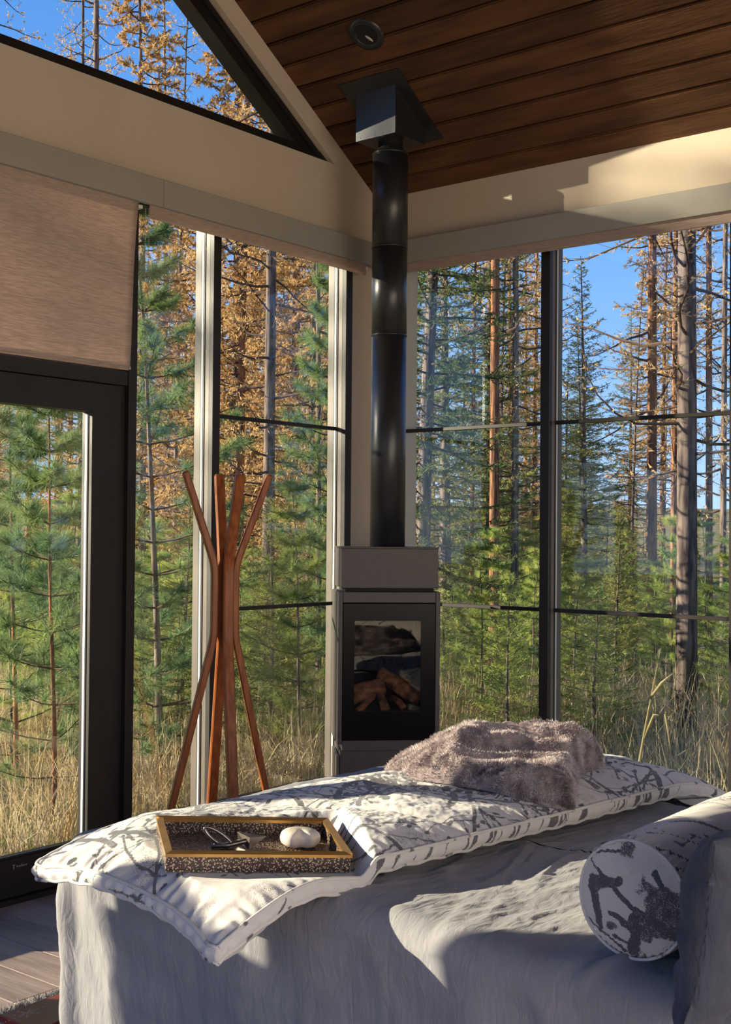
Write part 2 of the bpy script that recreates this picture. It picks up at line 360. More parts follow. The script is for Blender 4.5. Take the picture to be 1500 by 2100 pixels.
# floor: slab and planks
floor = put('floor', boxv(XL, 0.12, YB, 0.12, -0.25, -0.014), BOXF, MT['floor_dark'], kind='structure')
pl = {}
def plank_mesh(w, l):
    k = (round(w, 3), round(l, 2))
    if k not in pl:
        bm = bmesh.new(); vv = [bm.verts.new(v) for v in boxv(-w / 2 + 0.0008, w / 2 - 0.0008, -l / 2 + 0.0008, l / 2 - 0.0008, -0.016, 0)]
        for f in BOXF: bm.faces.new([vv[i] for i in f])
        bmesh.ops.bevel(bm, geom=[e for e in bm.edges if all(v.co.z > -0.001 for v in e.verts)], offset=0.0015, segments=1, affect='EDGES')
        me = bpy.data.meshes.new('plank'); bm.to_mesh(me); bm.free(); me.materials.append(MT['floor']); pl[k] = me
    return pl[k]
W = 0.172
k = 0
for r in range(-14, 25):
    x1 = -2.301 - W * r; x0 = x1 - W
    if x0 > -0.001 or x1 < XL + 0.01: continue
    if x1 > 0: x1 = 0.0
    if x0 < XL: x0 = XL
    y = 0.0; cuts = [0.0]
    cuts.append({0: -0.53, 1: -1.25, 2: -0.86, -1: -1.1}.get(r, -0.3 - 1.3 * random.random()))
    while cuts[-1] > YB: cuts.append(max(YB, cuts[-1] - random.choice([1.2, 1.5, 1.8])))
    for a, b in zip(cuts[:-1], cuts[1:]):
        l = a - b
        if l < 0.05: continue
        o = link('plank', plank_mesh(x1 - x0, l), None, floor, ((x0 + x1) / 2, (a + b) / 2, 0.0))

# ceiling: two dark slopes with stained boards under them
ct = math.sqrt(1 + SL * SL)
def slopebox(xa, xb, y0, y1, t0, t1):
    """a slab under/over the slope between xa and xb, t measured along the outward normal"""
    V = []
    for t in (t0, t1):
        for (x, y) in ((xa, y0), (xb, y0), (xb, y1), (xa, y1)):
            z = roofz(x); sgn = 1 if (xa + xb) / 2 > RX else -1
            V.append((x + sgn * t * SL / ct, y, z + t / ct))
    return np.array(V)
Vc, Tc = merge([(slopebox(RX, 0.35, YB, 0.12, 0.02, 0.30), BOXF), (slopebox(XL - 0.35, RX, YB, 0.12, 0.02, 0.30), BOXF)])
ceiling = put('ceiling', Vc, Tc, MT['ceil_dark'], kind='structure')
BW = 0.1083
bw = BW * ct
bmc = bmesh.new(); vv = [bmc.verts.new(v) for v in boxv(-bw / 2 + 0.0045, bw / 2 - 0.0045, -3.55, 3.55, 0.0, 0.02)]
for f in BOXF: bmc.faces.new([vv[i] for i in f])
bmesh.ops.bevel(bmc, geom=[e for e in bmc.edges if all(v.co.z < 0.001 for v in e.verts) and abs(e.verts[0].co.x - e.verts[1].co.x) < 1e-6], offset=0.006, segments=2, affect='EDGES')
board_me = bpy.data.meshes.new('board'); bmc.to_mesh(board_me); bmc.free(); board_me.materials.append(MT['ceil'])
ang = math.atan(SL)
for side in (0, 1):
    for i in range(-1, 30):
        xa = -0.09 - BW * i; xm = xa - BW / 2
        if xm < RX: continue
        if i == -1: xm = -0.09 + BW / 2 - 0.004
        o = link('board', board_me, None, ceiling)
        if side == 0:
            o.location = (xm, YB / 2 + 0.05, roofz(xm)); o.rotation_euler = (0, ang, 0)
        else:
            o.location = (XL - xm, YB / 2 + 0.05, roofz(XL - xm)); o.rotation_euler = (0, -ang, 0)

# gable wall (y = 0): band over the windows, raking bands, solid part off to the side
def prism(poly, y0, y1):
    n = len(poly); V = [(x, y0, z) for x, z in poly] + [(x, y1, z) for x, z in poly]
    T = []
    for i in range(1, n - 1): T.append((0, i, i + 1)); T.append((n, n + i + 1, n + i))
    for i in range(n):
        j = (i + 1) % n; T.append((i, n + i, n + j)); T.append((i, n + j, j))
    return np.array(V, float), np.array(T)
ZS = 3.277; RK = 0.118                                   # gable window sill, depth of the raking band
zt = lambda x: roofz(x) - RK
parts = [prism([(0.0, 2.86), (0.0, ZW), (-(ZS - ZW) / SL, ZS), (XL + (ZS - ZW) / SL, ZS), (XL, ZW), (XL, 2.86)], 0, 0.15)]
xo = -(ZS + RK - ZW) / SL                                # where the opening's lower corner lies
parts.append(prism([(-(ZS - ZW) / SL, ZS), (RX, roofz(RX)), (RX, zt(RX)), (xo, ZS)], 0, 0.15))
parts.append(prism([(XL + (ZS - ZW) / SL, ZS), (XL - xo, ZS), (RX, zt(RX)), (RX, roofz(RX))], 0, 0.15))
parts.append(prism([(-4.95, 0), (-4.95, 2.86), (XL, 2.86), (XL, 0)], 0, 0.15))
parts.append(prism([(-4.15, 0), (-4.15, 0.98), (-4.55, 0.98), (-4.55, 0)], 0, 0.15))  # unseen low walls, stepped to shape the shade on bed and quilt
parts.append(prism([(-4.55, 0), (-4.55, 1.21), (-4.95, 1.21), (-4.95, 0)], 0, 0.15))
parts.append(prism([(-0.20, 0), (-0.20, 2.86), (0.0, 2.86), (0.0, 0)], 0, 0.15))
Vw, Tw = merge(parts)
wall_left = put('wall_left', Vw, Tw, MT['paint'], kind='structure')
# right wall (x = 0): header and corner, then low kerb under the glass
parts = [(boxv(0, 0.15, YB, 0.15, 2.86, ZW + 0.02), BOXF), (boxv(0, 0.15, -0.155, 0.15, 0, 2.86), BOXF), (boxv(0, 0.15, YB, -0.155, -0.25, 0.09), BOXF)]
Vw, Tw = merge(parts)
wall_right = put('wall_right', Vw, Tw, MT['paint'], kind='structure')
# side wall opposite (x = XL): header only above open glazing; rear wall (y = YB): gable infill, opening framed for the added fill light
Vw, Tw = merge([(boxv(XL - 0.15, XL, YB, 0.15, 2.79, ZW + 0.02), BOXF), (boxv(XL - 0.15, XL, YB, 0.15, -0.25, 0.09), BOXF)])
put('wall_side', Vw, Tw, MT['paint'], kind='structure')
Vw, Tw = merge([prism([(0.15, 2.6), (0.15, ZW - 0.05), (RX, roofz(RX)), (XL - 0.15, ZW - 0.05), (XL - 0.15, 2.6)], YB - 0.15, YB), (boxv(XL, -5.95, YB - 0.15, YB, 0, 2.6), BOXF), (boxv(-0.65, 0.15, YB - 0.15, YB, 0, 2.6), BOXF), (boxv(-5.95, -0.65, YB - 0.15, YB, 0, 0.2), BOXF)])
put('wall_rear', Vw, Tw, MT['paint'], kind='structure')

# ------------------------------------------------------------------ windows
def L3(wall, a0, a1, d0, d1, z0, z1):
    return (a0, a1, d0, d1, z0, z1) if wall == 'left' else (d0, d1, a0, a1, z0, z1)
def wbox(name, wall, a0, a1, d0, d1, z0, z1, m, parent, bev=0.0015):
    return bbox(name, *L3(wall, a0, a1, d0, d1, z0, z1), m, parent, bev)
def jamb(wall, a0, a1, z0, z1, parent):
    j = wbox('jamb', wall, a0, a1, -0.004, 0.022, z0, z1, MT['bronze'], parent)
    wbox('jamb_lining', wall, a0 + 0.002, a1 - 0.002, 0.0225, 0.118, z0, z1, MT['lining'], j)
    for d in (0.052, 0.072): wbox('spacer', wall, a0 - 0.001, a1 + 0.001, d, d + 0.006, z0 + 0.01, z1 - 0.01, MT['bronze'], j, 0)
    wbox('spacer', wall, a0 - 0.0025, a1 + 0.0025, 0.060, 0.070, z0 + 0.01, z1 - 0.01, MT['spacer'], j, 0)
def rail(wall, a0, a1, z0, z1, parent, name='rail'):
    j = wbox(name, wall, a0, a1, -0.003, 0.022, z0, z1, MT['bronze'], parent)
    wbox('rail_lining', wall, a0, a1, 0.0225, 0.118, z0 + 0.002, z1 - 0.002, MT['bronze'], j)
def window(n, wall, a0, a1, z0, z1, muntins=(), jambs=()):
    w = bpy.data.objects.new('window_%d' % n, None); COL.objects.link(w); w['kind'] = 'structure'
    am = (a0 + a1) / 2
    w.location = (am, 0, z0) if wall == 'left' else (0, am, z0)
    zs = [z0] + list(muntins) + [z1]
    for a, b in zip(zs[:-1], zs[1:]):
        put('pane', boxv(*L3(wall, a0, a1, 0.062, 0.068, a, b)), BOXF, MT['glass'], w)
    for zz in muntins: wbox('muntin', wall, a0, a1, 0.045, 0.062, zz - 0.009, zz + 0.009, MT['bronze'], w)
    for j in jambs: jamb(wall, j[0], j[1], z0 - 0.1, z1, w)
    rail(wall, a0, a1, z0 - 0.1, z0, w, 'bottom_rail'); rail(wall, a0, a1, z1 - 0.05, z1, w, 'top_rail')
    return w
MU = (1.07, 1.955)
window(1, 'left', -1.628, -1.180, 0.19, 2.86, (), [(-1.180, -1.133)])
window(2, 'left', -1.133, -0.250, 0.19, 2.86, MU, [(-0.250, -0.200)])
yy = -0.155; n = 3
while yy > YB + 0.3:
    nxt = {3: -0.995, 4: -1.925}.get(n, yy - 0.88)
    window(n, 'right', nxt, yy, 0.19, 2.86, MU, [(nxt - 0.05, nxt)])
    yy = nxt - 0.05; n += 1
window(n, 'left', -4.95, -4.55, 1.31, 2.86, ()); n += 1
window(n, 'left', -4.55, -4.15, 1.08, 2.86, ()); n += 1
window(n, 'left', -4.15, -3.89, 0.19, 2.86, ()); n += 1

# gable window: black frame in a recess
gw = bpy.data.objects.new('window_%d' % n, None); COL.objects.link(gw); gw['kind'] = 'structure'; gw.location = (RX, 0.06, ZS); n += 1
FB, FR = 0.05, 0.115
for nm, poly, d0, d1 in (
    ('sill_rail', [(xo, ZS), (XL - xo, ZS), (XL - xo + 0.08, ZS + FB), (xo - 0.08, ZS + FB)], 0.03, 0.12),
    ('raking_rail', [(xo, ZS), (RX, zt(RX)), (RX, zt(RX) - FR), (xo - FR / SL, ZS)], 0.035, 0.12),
    ('raking_rail', [(XL - xo, ZS), (XL - xo + FR / SL, ZS), (RX, zt(RX) - FR), (RX, zt(RX))], 0.035, 0.12),
    ('raking_step', [(xo - 0.03, ZS), (RX, zt(RX) - 0.02), (RX, zt(RX) - FR * 0.45), (xo - FR * 0.45 / SL, ZS)], 0.022, 0.036)):
    V, T = prism(poly, d0, d1); put(nm, V, T, MT['bronze'], gw)
V, T = prism([(xo - 0.1, ZS + 0.02), (RX, zt(RX) - 0.06), (XL - xo + 0.1, ZS + 0.02)], 0.074, 0.080)
put('pane', V, T, MT['glass'], gw)

# ------------------------------------------------------------------ glazed door with a fixed light over it
door = bpy.data.objects.new('door_1', None); COL.objects.link(door); door['kind'] = 'structure'; door.location = (-2.76, 0, 0)
wbox('frame_post', 'left', -1.672, -1.628, -0.012, 0.118, 0, 2.86, MT['bronze'], door)
wbox('frame_post', 'left', -3.89, -3.80, -0.012, 0.15, 0, 2.86, MT['bronze'], door)
wbox('jamb_stop', 'left', -1.722, -1.672, 0.012, 0.118, 0, 2.032, MT['bronze'], door)
wbox('transom_bar', 'left', -3.80, -1.672, -0.006, 0.118, 2.032, 2.092, MT['bronze'], door)
wbox('transom_bead', 'left', -3.80, -1.672, 0.02, 0.05, 2.092, 2.112, MT['bronze'], door)
wbox('head_bar', 'left', -3.80, -1.672, 0.0, 0.118, 2.81, 2.86, MT['bronze'], door)
put('transom_pane', boxv(-3.80, -1.672, 0.062, 0.068, 2.11, 2.82), BOXF, MT['glass'], door)
for (xa, xb) in ((-1.722, -2.76), (-2.76, -3.798)):
    lf = bpy.data.objects.new('door_leaf', None); COL.objects.link(lf); lf.parent = door; lf.location = ((xa + xb) / 2 + 2.76, 0, 0)
    wbox('stile', 'left', xa - 0.122, xa, 0.010, 0.075, 0.02, 2.030, MT['bronze'], lf)
    wbox('stile', 'left', xb, xb + 0.10, 0.010, 0.075, 0.02, 2.030, MT['bronze'], lf)
    wbox('bottom_rail', 'left', xb + 0.10, xa - 0.122, 0.006, 0.075, 0.02, 0.168, MT['bronze'], lf)
    wbox('glazing_bead', 'left', xb + 0.10, xa - 0.122, 0.004, 0.02, 0.168, 0.178, MT['bronze'], lf, 0.003)
    wbox('top_rail', 'left', xb + 0.10, xa - 0.122, 0.010, 0.075, 1.912, 2.030, MT['bronze'], lf)
    wbox('spacer', 'left', xa - 0.128, xa - 0.122, 0.036, 0.048, 0.19, 1.90, MT['spacer'], lf, 0)
    put('pane', boxv(xb + 0.10, xa - 0.122, 0.040, 0.046, 0.17, 1.92), BOXF, MT['glass'], lf)
wbox('threshold', 'left', -3.80, -1.672, -0.02, 0.15, -0.01, 0.019, MT['bronze'], door)
# the maker's small pale mark on the bottom rail: an emblem and a short line of minute letters
mk = []
X0 = -2.205
mk.append((boxv(X0, X0 + 0.012, 0.0050, 0.0056, 0.140, 0.144), BOXF)); mk.append((boxv(X0 + 0.0035, X0 + 0.0075, 0.0050, 0.0056, 0.126, 0.140), BOXF))
for i, hh in enumerate((0.009, 0.006, 0.006, 0.009, 0.006, 0.006, 0.006)):
    mk.append((boxv(X0 + 0.018 + i * 0.0072, X0 + 0.0226 + i * 0.0072, 0.0050, 0.0056, 0.131, 0.131 + hh), BOXF))
Vm, Tm = merge(mk); mo = put('maker_mark', Vm, Tm, MT['mark'], door); mo['label'] = 'tiny pale emblem and lettering'

# ------------------------------------------------------------------ roller blinds with pelmets
def bead_chain(a, d, z0, z1, parent, wall='left'):
    parts = []
    for s in (0, 1):
        m_ = int((z1 - z0) / 0.0085); zz = z0 + np.arange(m_) * 0.0085 + s * 0.004
        for z in zz:
            r = 0.0034; c = np.array([a + s * 0.018 - 0.004 * s * (z1 - z) / (z1 - z0), d, z])
            V = c + r * np.array([(1, 0, 0), (-1, 0, 0), (0, 1, 0), (0, -1, 0), (0, 0, 1), (0, 0, -1)], float)
            parts.append((V, np.array([(0, 2, 4), (2, 1, 4), (1, 3, 4), (3, 0, 4), (2, 0, 5), (1, 2, 5), (3, 1, 5), (0, 3, 5)])))
    V, T = merge(parts); return put('bead_chain', V, T, MT['chain'], parent, kind='stuff')
def pelmet(wall, a0, a1, parent):
    f = wbox('pelmet', wall, a0, a1, -0.086, -0.076, 2.793, 2.910, MT['valance'], parent, 0.0015)
    wbox('pelmet_top', wall, a0, a1, -0.076, 0.0, 2.899, 2.909, MT['valance'], f)
    wbox('pelmet_lip', wall, a0, a1, -0.076, -0.062, 2.793, 2.799, MT['valance'], f)
    return f
def roll(wall, a0, a1, parent, zb=2.80):
    p = [(a0, -0.036, 2.83), (a1, -0.036, 2.83)] if wall == 'left' else [(-0.036, a0, 2.83), (-0.036, a1, 2.83)]
    V, T = tube(np.array([p[0], p[1]], float), 0.026, 20); return put('fabric_roll', V, T, MT['blind'], parent, True)
def hem(wall, a0, a1, z0, z1, parent, d=-0.058):
    return wbox('hem_bar', wall, a0, a1, d - 0.009, d, z0, z1, MT['blind'], parent, 0.004)

b1 = thing('roller_blind', (-2.76, 0, 2.10), 'brown woven roller blind lowered halfway above the glazed door', 'blind')
pelmet('left', -4.95, -1.558, b1); roll('left', -3.95, -1.66, b1)
ns, nt_ = 2, 30
s = np.linspace(0, 1, nt_)
zz = 2.83 - s * (2.83 - 2.098); dd = -0.066 + 0.045 * s ** 0.8 + 0.006 * np.sin(s * 5)
xs_ = np.linspace(-3.93, -1.672, 60)
Vb = np.array([[(x + 0.012 * (j / nt_) * (1 if x < -2.8 else -1), dd[j] + 0.0025 * math.sin(x * 9) * s[j], zz[j]) for j in range(nt_)] for x in xs_]).reshape(-1, 3)
fb = put('fabric', Vb, grid_faces(60, nt_), MT['blind'], b1, True)
sm = fb.modifiers.new('thickness', 'SOLIDIFY'); sm.thickness = 0.0012
wbox('hem_bar', 'left', -3.925, -1.684, -0.028, -0.018, 2.094, 2.120, MT['blind'], b1, 0.004)
bbox('bracket', -1.662, -1.640, -0.05, -0.01, 2.775, 2.790, MT['bracket'], b1)
bbox('guide_clip', -1.672, -1.666, -0.014, -0.004, 2.100, 2.114, MT['bracket'], b1, 0.001)

b2 = thing('roller_blind', (-0.85, 0, 2.75), 'brown roller blind rolled up over the corner windows beside the door', 'blind')
pelmet('left', -1.556, -0.0, b2); roll('left', -1.600, -0.155, b2); hem('left', -1.615, -0.168, 2.738, 2.802, b2)
bead_chain(-1.634, -0.060, 0.30, 2.79, b2)
bbox('bracket', -0.150, -0.135, -0.05, -0.02, 2.775, 2.790, MT['bracket'], b2)
b3 = thing('roller_blind', (0, -2.5, 2.75), 'brown roller blind rolled up over the long window wall behind the stove pipe', 'blind')
pelmet('right', -5.2, -0.087, b3); roll('right', -5.1, -0.15, b3); hem('right', -5.1, -0.16, 2.745, 2.805, b3)

# ------------------------------------------------------------------ recessed ceiling lamp
lx, ly = -0.766, -0.539
lamp = thing('recessed_downlight', (lx, ly, roofz(lx)), 'round black recessed downlight in the wood ceiling', 'light')
rotc = Matrix.Rotation(ang, 4, 'Y')
def lathe(prof, n=40):
    a = np.arange(n) * 2 * np.pi / n; V = []; T = []
    for r, z in prof: V.append(np.stack([r * np.cos(a), r * np.sin(a), np.full(n, z)], 1))
    V = np.concatenate(V)
    for i in range(len(prof) - 1):
        for j in range(n):
            k = (j + 1) % n; T.append((i * n + j, i * n + k, (i + 1) * n + k)); T.append((i * n + j, (i + 1) * n + k, (i + 1) * n + j))
    return V, np.array(T)
for nm, prof, m in (('trim_ring', [(0.052, 0.0), (0.052, -0.006), (0.060, -0.011), (0.080, -0.008), (0.084, 0.0)], 'steel_black'),
                    ('baffle', [(0.053, -0.007), (0.045, -0.004), (0.0005, -0.0025)], 'stove_in'),
                    ('lamp_lens', [(0.0005, -0.0095), (0.012, -0.0092), (0.020, -0.008), (0.022, -0.006)], 'lamp_lens')):
    V, T = lathe(prof)
    if nm == 'lamp_lens':
        V[:, 1] *= 0.30; V = V @ np.array(Matrix.Rotation(-0.5, 3, 'Z')).T; V[:, 0] += 0.020; V[:, 1] -= 0.004
    V = np.array([rotc @ Vector(v) for v in V])
    link(nm, arr_mesh(nm, V, T, True), MT[m], lamp)

# ------------------------------------------------------------------ stove pipe
FX, FY = -0.415, -0.408
pipe = thing('stove_pipe', (FX, FY, 1.365), 'matt black stove pipe rising from the stove to a ceiling support box', 'stove pipe')
def cyl(x, y, r, z0, z1, n=48):
    V, T = tube(np.array([(x, y, z0), (x, y, z1)], float), r, n); return V, T
for z0, z1, r in ((1.360, 2.365, 0.0835), (2.366, 2.785, 0.0841), (2.786, 3.235, 0.0847)):
    V, T = cyl(FX, FY, r, z0, z1); o = put('pipe_section', V, T, MT['steel_black'], pipe)
    for q in o.data.polygons: q.use_smooth = abs(q.normal.z) < 0.5
for zz in (2.3655, 2.7855, 3.232):
    V, T = lathe([(0.0835, -0.004), (0.0862, -0.003), (0.0862, 0.003), (0.0835, 0.004)], 48); V = V + np.array([FX, FY, zz]); put('seam_ring', V, T, MT['seam'], pipe, True)
V, T = lathe([(0.0847, -0.012), (0.080, 0.0), (0.060, 0.012), (0.060, 0.06)], 48); put('collar', V + np.array([FX, FY, 3.242]), T, MT['steel_black'], pipe, True)
hb = 0.118
Vb = boxv(FX - hb, FX + hb, FY - hb, FY + hb, 3.288, 3.6)
for i in range(4, 8): Vb[i][2] = roofz(Vb[i][0]) - 0.002
bx_ = put('support_box', Vb, BOXF, MT['steel_black'], pipe)
for i in range(5):
    put('rivet', (lathe([(0.0022, 0), (0.0016, -0.0016), (0.0001, -0.002)], 8)[0][:, [2, 1, 0]] + np.array([FX - hb, FY - hb + 0.03 + i * 0.044, 3.300])), lathe([(0.0022, 0), (0.0016, -0.0016), (0.0001, -0.002)], 8)[1], MT['seam'], bx_)
Vp = slopebox(FX - 0.18, FX + 0.18, FY - 0.18, FY + 0.18, -0.006, -0.0005)
put('ceiling_plate', Vp, BOXF, MT['steel_black'], pipe)

# ------------------------------------------------------------------ stove, set across the corner
stove = thing('gas_stove', (FX, FY, 0), 'charcoal steel gas stove with log bed behind glass in the window corner', 'stove')
SXF = Matrix.Translation((FX, FY, 0)) @ Matrix.Rotation(math.radians(-45), 4, 'Z') @ Matrix.Translation((-0.008, 0, 0))  # local x right, -y to the room
def sbox(name, x0, x1, y0, y1, z0, z1, m, parent=stove, bev=0.003, seg=2):
    return bbox(name, x0, x1, y0, y1, z0, z1, m, parent, bev, xf=SXF, seg=seg)
HW = 0.238
FRN = -0.16
# hollow body: sides, top, bottom, back
body = sbox('body_shell', -HW, -HW + 0.022, FRN, 0.17, 0.455, 1.155, MT['stove'])
sbox('body_side', HW - 0.022, HW, FRN, 0.17, 0.455, 1.155, MT['stove'])
sbox('body_top', -HW + 0.022, HW - 0.022, FRN, 0.17, 1.105, 1.155, MT['stove'])
sbox('body_base', -HW + 0.022, HW - 0.022, FRN, 0.17, 0.425, 0.475, MT['stove'])
sbox('body_back', -HW + 0.022, HW - 0.022, 0.14, 0.17, 0.475, 1.105, MT['stove_in'])
sbox('pedestal', -HW + 0.014, HW - 0.014, FRN + 0.012, 0.15, 0.0, 0.425, MT['stove'])
sbox('pedestal_fin', -HW - 0.004, -HW + 0.011, FRN + 0.004, 0.10, 0.0, 0.405, MT['lining'])
sbox('top_gap', -HW + 0.03, HW - 0.03, FRN + 0.012, 0.14, 1.155, 1.172, MT['stove_in'])
sbox('top_box', -HW + 0.012, HW - 0.012, FRN - 0.002, 0.14, 1.172, 1.356, MT['stove'])
sbox('top_lid', -HW + 0.008, HW - 0.008, FRN - 0.006, 0.143, 1.356, 1.363, MT['stove'], bev=0.001)
# black glass door frame with a smaller viewing opening
gx0, gx1, gz0, gz1 = -HW + 0.025, HW - 0.025, 0.472, 1.100
vx0, vx1, vz0, vz1 = -0.161, 0.148, 0.605, 1.022
fd = bpy.data.objects.new('glass_door', None); COL.objects.link(fd); fd.parent = stove
for (a, b, c, d) in ((gx0, vx0, gz0, gz1), (vx1, gx1, gz0, gz1), (vx0, vx1, gz0, vz0), (vx0, vx1, vz1, gz1)):
    bbox('door_border', a, b, FRN - 0.001, FRN + 0.010, c, d, MT['stove_frame'], fd, 0, xf=SXF)
bbox('stove_pane', vx0, vx1, FRN + 0.002, FRN + 0.006, vz0, vz1, MT['stove_glass'], fd, 0, xf=SXF)
sbox('firebox_floor', vx0 - 0.03, vx1 + 0.03, FRN + 0.012, 0.138, 0.58, 0.604, MT['stove_in'])
sbox('firebox_wall', vx0 - 0.032, vx0 - 0.024, FRN + 0.012, 0.138, 0.60, 1.10, MT['stove_in']); sbox('firebox_wall', vx1 + 0.024, vx1 + 0.032, FRN + 0.012, 0.138, 0.60, 1.10, MT['stove_in'])
def log(p0, p1, r0, r1, seed, m='log'):
    n_ = 9; t = np.linspace(0, 1, n_)[:, None]; p = np.array(p0) * (1 - t) + np.array(p1) * t
    p = p + np.array([0, 0, 0.01]) * np.sin(t * 3 + seed)
    V, T = tube(p, np.linspace(r0, r1, n_), 14)
    c = np.repeat(p, 14, 0); d = V[:n_ * 14] - c
    a = np.arctan2(d[:, 2], d[:, 1])
    V[:n_ * 14] = c + d * (1 + 0.35 * fbm(a * 2.5 + seed, np.repeat(t[:, 0] * 5, 14), seed)[:, None])
    V = np.array([SXF @ Vector(v) for v in V]); return put('log', V, T, MT[m], stove, True)
log((-0.19, -0.06, 0.645), (-0.01, -0.03, 0.715), 0.050, 0.040, 1)
log((-0.03, -0.02, 0.76), (0.16, -0.06, 0.66), 0.030, 0.045, 2)
log((-0.035, 0.03, 0.70), (-0.025, -0.02, 0.775), 0.020, 0.012, 3)
log((0.09, 0.04, 0.70), (0.10, -0.02, 0.735), 0.022, 0.026, 4)
log((-0.14, -0.12, 0.612), (-0.06, -0.06, 0.650), 0.016, 0.014, 5)
log((-0.01, -0.125, 0.610), (-0.03, -0.06, 0.665), 0.022, 0.016, 6)
log((0.075, -0.125, 0.608), (0.03, -0.06, 0.660), 0.016, 0.014, 7)
log((0.095, -0.125, 0.610), (0.15, -0.11, 0.622), 0.014, 0.012, 8, 'ash')

# ------------------------------------------------------------------ coat stand: four bent laths
rack = thing('coat_stand', (-1.36, -0.30, 0), 'walnut coat stand of four bent laminated laths beside the window', 'coat stand')
CX, CY = -1.362, -0.272
rr_ = Vector((0.628, -0.778, 0)); ff_ = Vector((0.778, 0.628, 0))     # across and away from the bed side
def lath(top, foot, off, wdt=0.044, th=0.030, z1=1.285, z2=0.985):
    """a flat bar: foot, straight waist, prong; wide face lies across 'side'"""
    tx = Vector((CX, CY, 0)) + rr_ * off[0] + ff_ * off[1]
    key = [Vector((CX, CY, 0)) + rr_ * foot[0] + ff_ * foot[1], tx + Vector((0, 0, z2)), tx + Vector((0, 0, z1)), Vector((CX, CY, top[2])) + rr_ * top[0] + ff_ * top[1]]
    pts = [key[0]]
    for i in (1, 2):
        d0 = (key[i] - key[i - 1]).normalized(); d1 = (key[i + 1] - key[i]).normalized()
        R_ = 0.045
        for t in np.linspace(0, 1, 7):
            a = key[i] - d0 * R_; b = key[i]; c = key[i] + d1 * R_
            pts.append(a * (1 - t) ** 2 + b * 2 * t * (1 - t) + c * t * t)
    pts.append(key[3])
    out = Vector((top[0] - off[0], top[1] - off[1], 0)); bend = (rr_ * out.x + ff_ * out.y).normalized(); side = bend.cross(Vector((0, 0, 1))).normalized()
    V = []
    prof = []
    c_ = 0.006
    for (sx_, sy_) in ((-1, -1), (1, -1), (1, 1), (-1, 1)):
        pass
    hw, ht = wdt / 2, th / 2
    prof = [(-hw + c_, -ht), (hw - c_, -ht), (hw, -ht + c_), (hw, ht - c_), (hw - c_, ht), (-hw + c_, ht), (-hw, ht - c_), (-hw, -ht + c_)]
    for i, p in enumerate(pts):
        tan = ((pts[min(i + 1, len(pts) - 1)] - pts[max(i - 1, 0)])).normalized()
        nb = side.cross(tan).normalized()
        sc = 1.0 if i < len(pts) - 1 else 0.97
        for a, b in prof: V.append(p + side * a * sc + nb * b * sc)
    # rounded tip
    p = pts[-1] + (pts[-1] - pts[-2]).normalized() * 0.007; tan = (pts[-1] - pts[-2]).normalized(); nb = side.cross(tan).normalized()
    for a, b in prof: V.append(p + side * a * 0.8 + nb * b * 0.62)
    n_ = len(pts) + 1; T = []
    for i in range(n_ - 1):
        for j in range(8):
            k_ = (j + 1) % 8; T.append((i * 8 + j, i * 8 + k_, (i + 1) * 8 + k_, (i + 1) * 8 + j))
    T = np.array(T); T = np.concatenate([T[:, :3], T[:, [0, 2, 3]]])
    capt = [(0, j + 1, j) for j in range(1, 7)] + [((n_ - 1) * 8, (n_ - 1) * 8 + j, (n_ - 1) * 8 + j + 1) for j in range(1, 7)]
    T = np.concatenate([T, np.array(capt)])
    put('bent_lath', np.array([tuple(v) for v in V]), T, MT['walnut'], rack)
lath((-0.162, -0.04, 1.672), (-0.272, -0.05, 0), (-0.040, -0.004))
lath((-0.043, 0.15, 1.668), (-0.088, 0.27, 0), (-0.008, 0.030))
lath((0.078, -0.15, 1.655), (0.088, -0.26, 0), (0.020, -0.032))
lath((0.184, 0.03, 1.664), (0.250, 0.05, 0), (0.048, 0.006))

# ------------------------------------------------------------------ bed
BX0, BX1, BY0, BY1, BZ = -2.97, -1.45, -3.32, -1.25, 0.60
bed = thing('bed', ((BX0 + BX1) / 2, (BY0 + BY1) / 2, 0), 'wide bed covered to the floor in crumpled grey linen', 'bed')
def ring_pts(ins, n_per=900):
    """rounded rectangle, corner radius 0.07"""
    x0, x1, y0, y1 = BX0 + ins, BX1 - ins, BY0 + ins, BY1 - ins
    rc = max(0.07 - ins, 0.0); w_, h_ = x1 - x0, y1 - y0
    segs = [((x0 + rc, y0), (x1 - rc, y0)), ((x1 - rc, y0 + rc), -90), ((x1, y0 + rc), (x1, y1 - rc)), ((x1 - rc, y1 - rc), 0), ((x1 - rc, y1), (x0 + rc, y1)), ((x0 + rc, y1 - rc), 90), ((x0, y1 - rc), (x0, y0 + rc)), ((x0 + rc, y0 + rc), 180)]
    cnt = [190, 8, 250, 8, 190, 8, 250, 8]; P = []
    for s_, c_ in zip(segs, cnt):
        t = np.arange(c_) / c_
        if isinstance(s_[1], tuple):
            a, b = np.array(s_[0]), np.array(s_[1]); P.append(a + (b - a) * t[:, None])
        else:
            an = np.radians(s_[1] + 90 * t); P.append(np.array(s_[0]) + rc * np.stack([np.cos(an), np.sin(an)], 1))
    return np.concatenate(P)
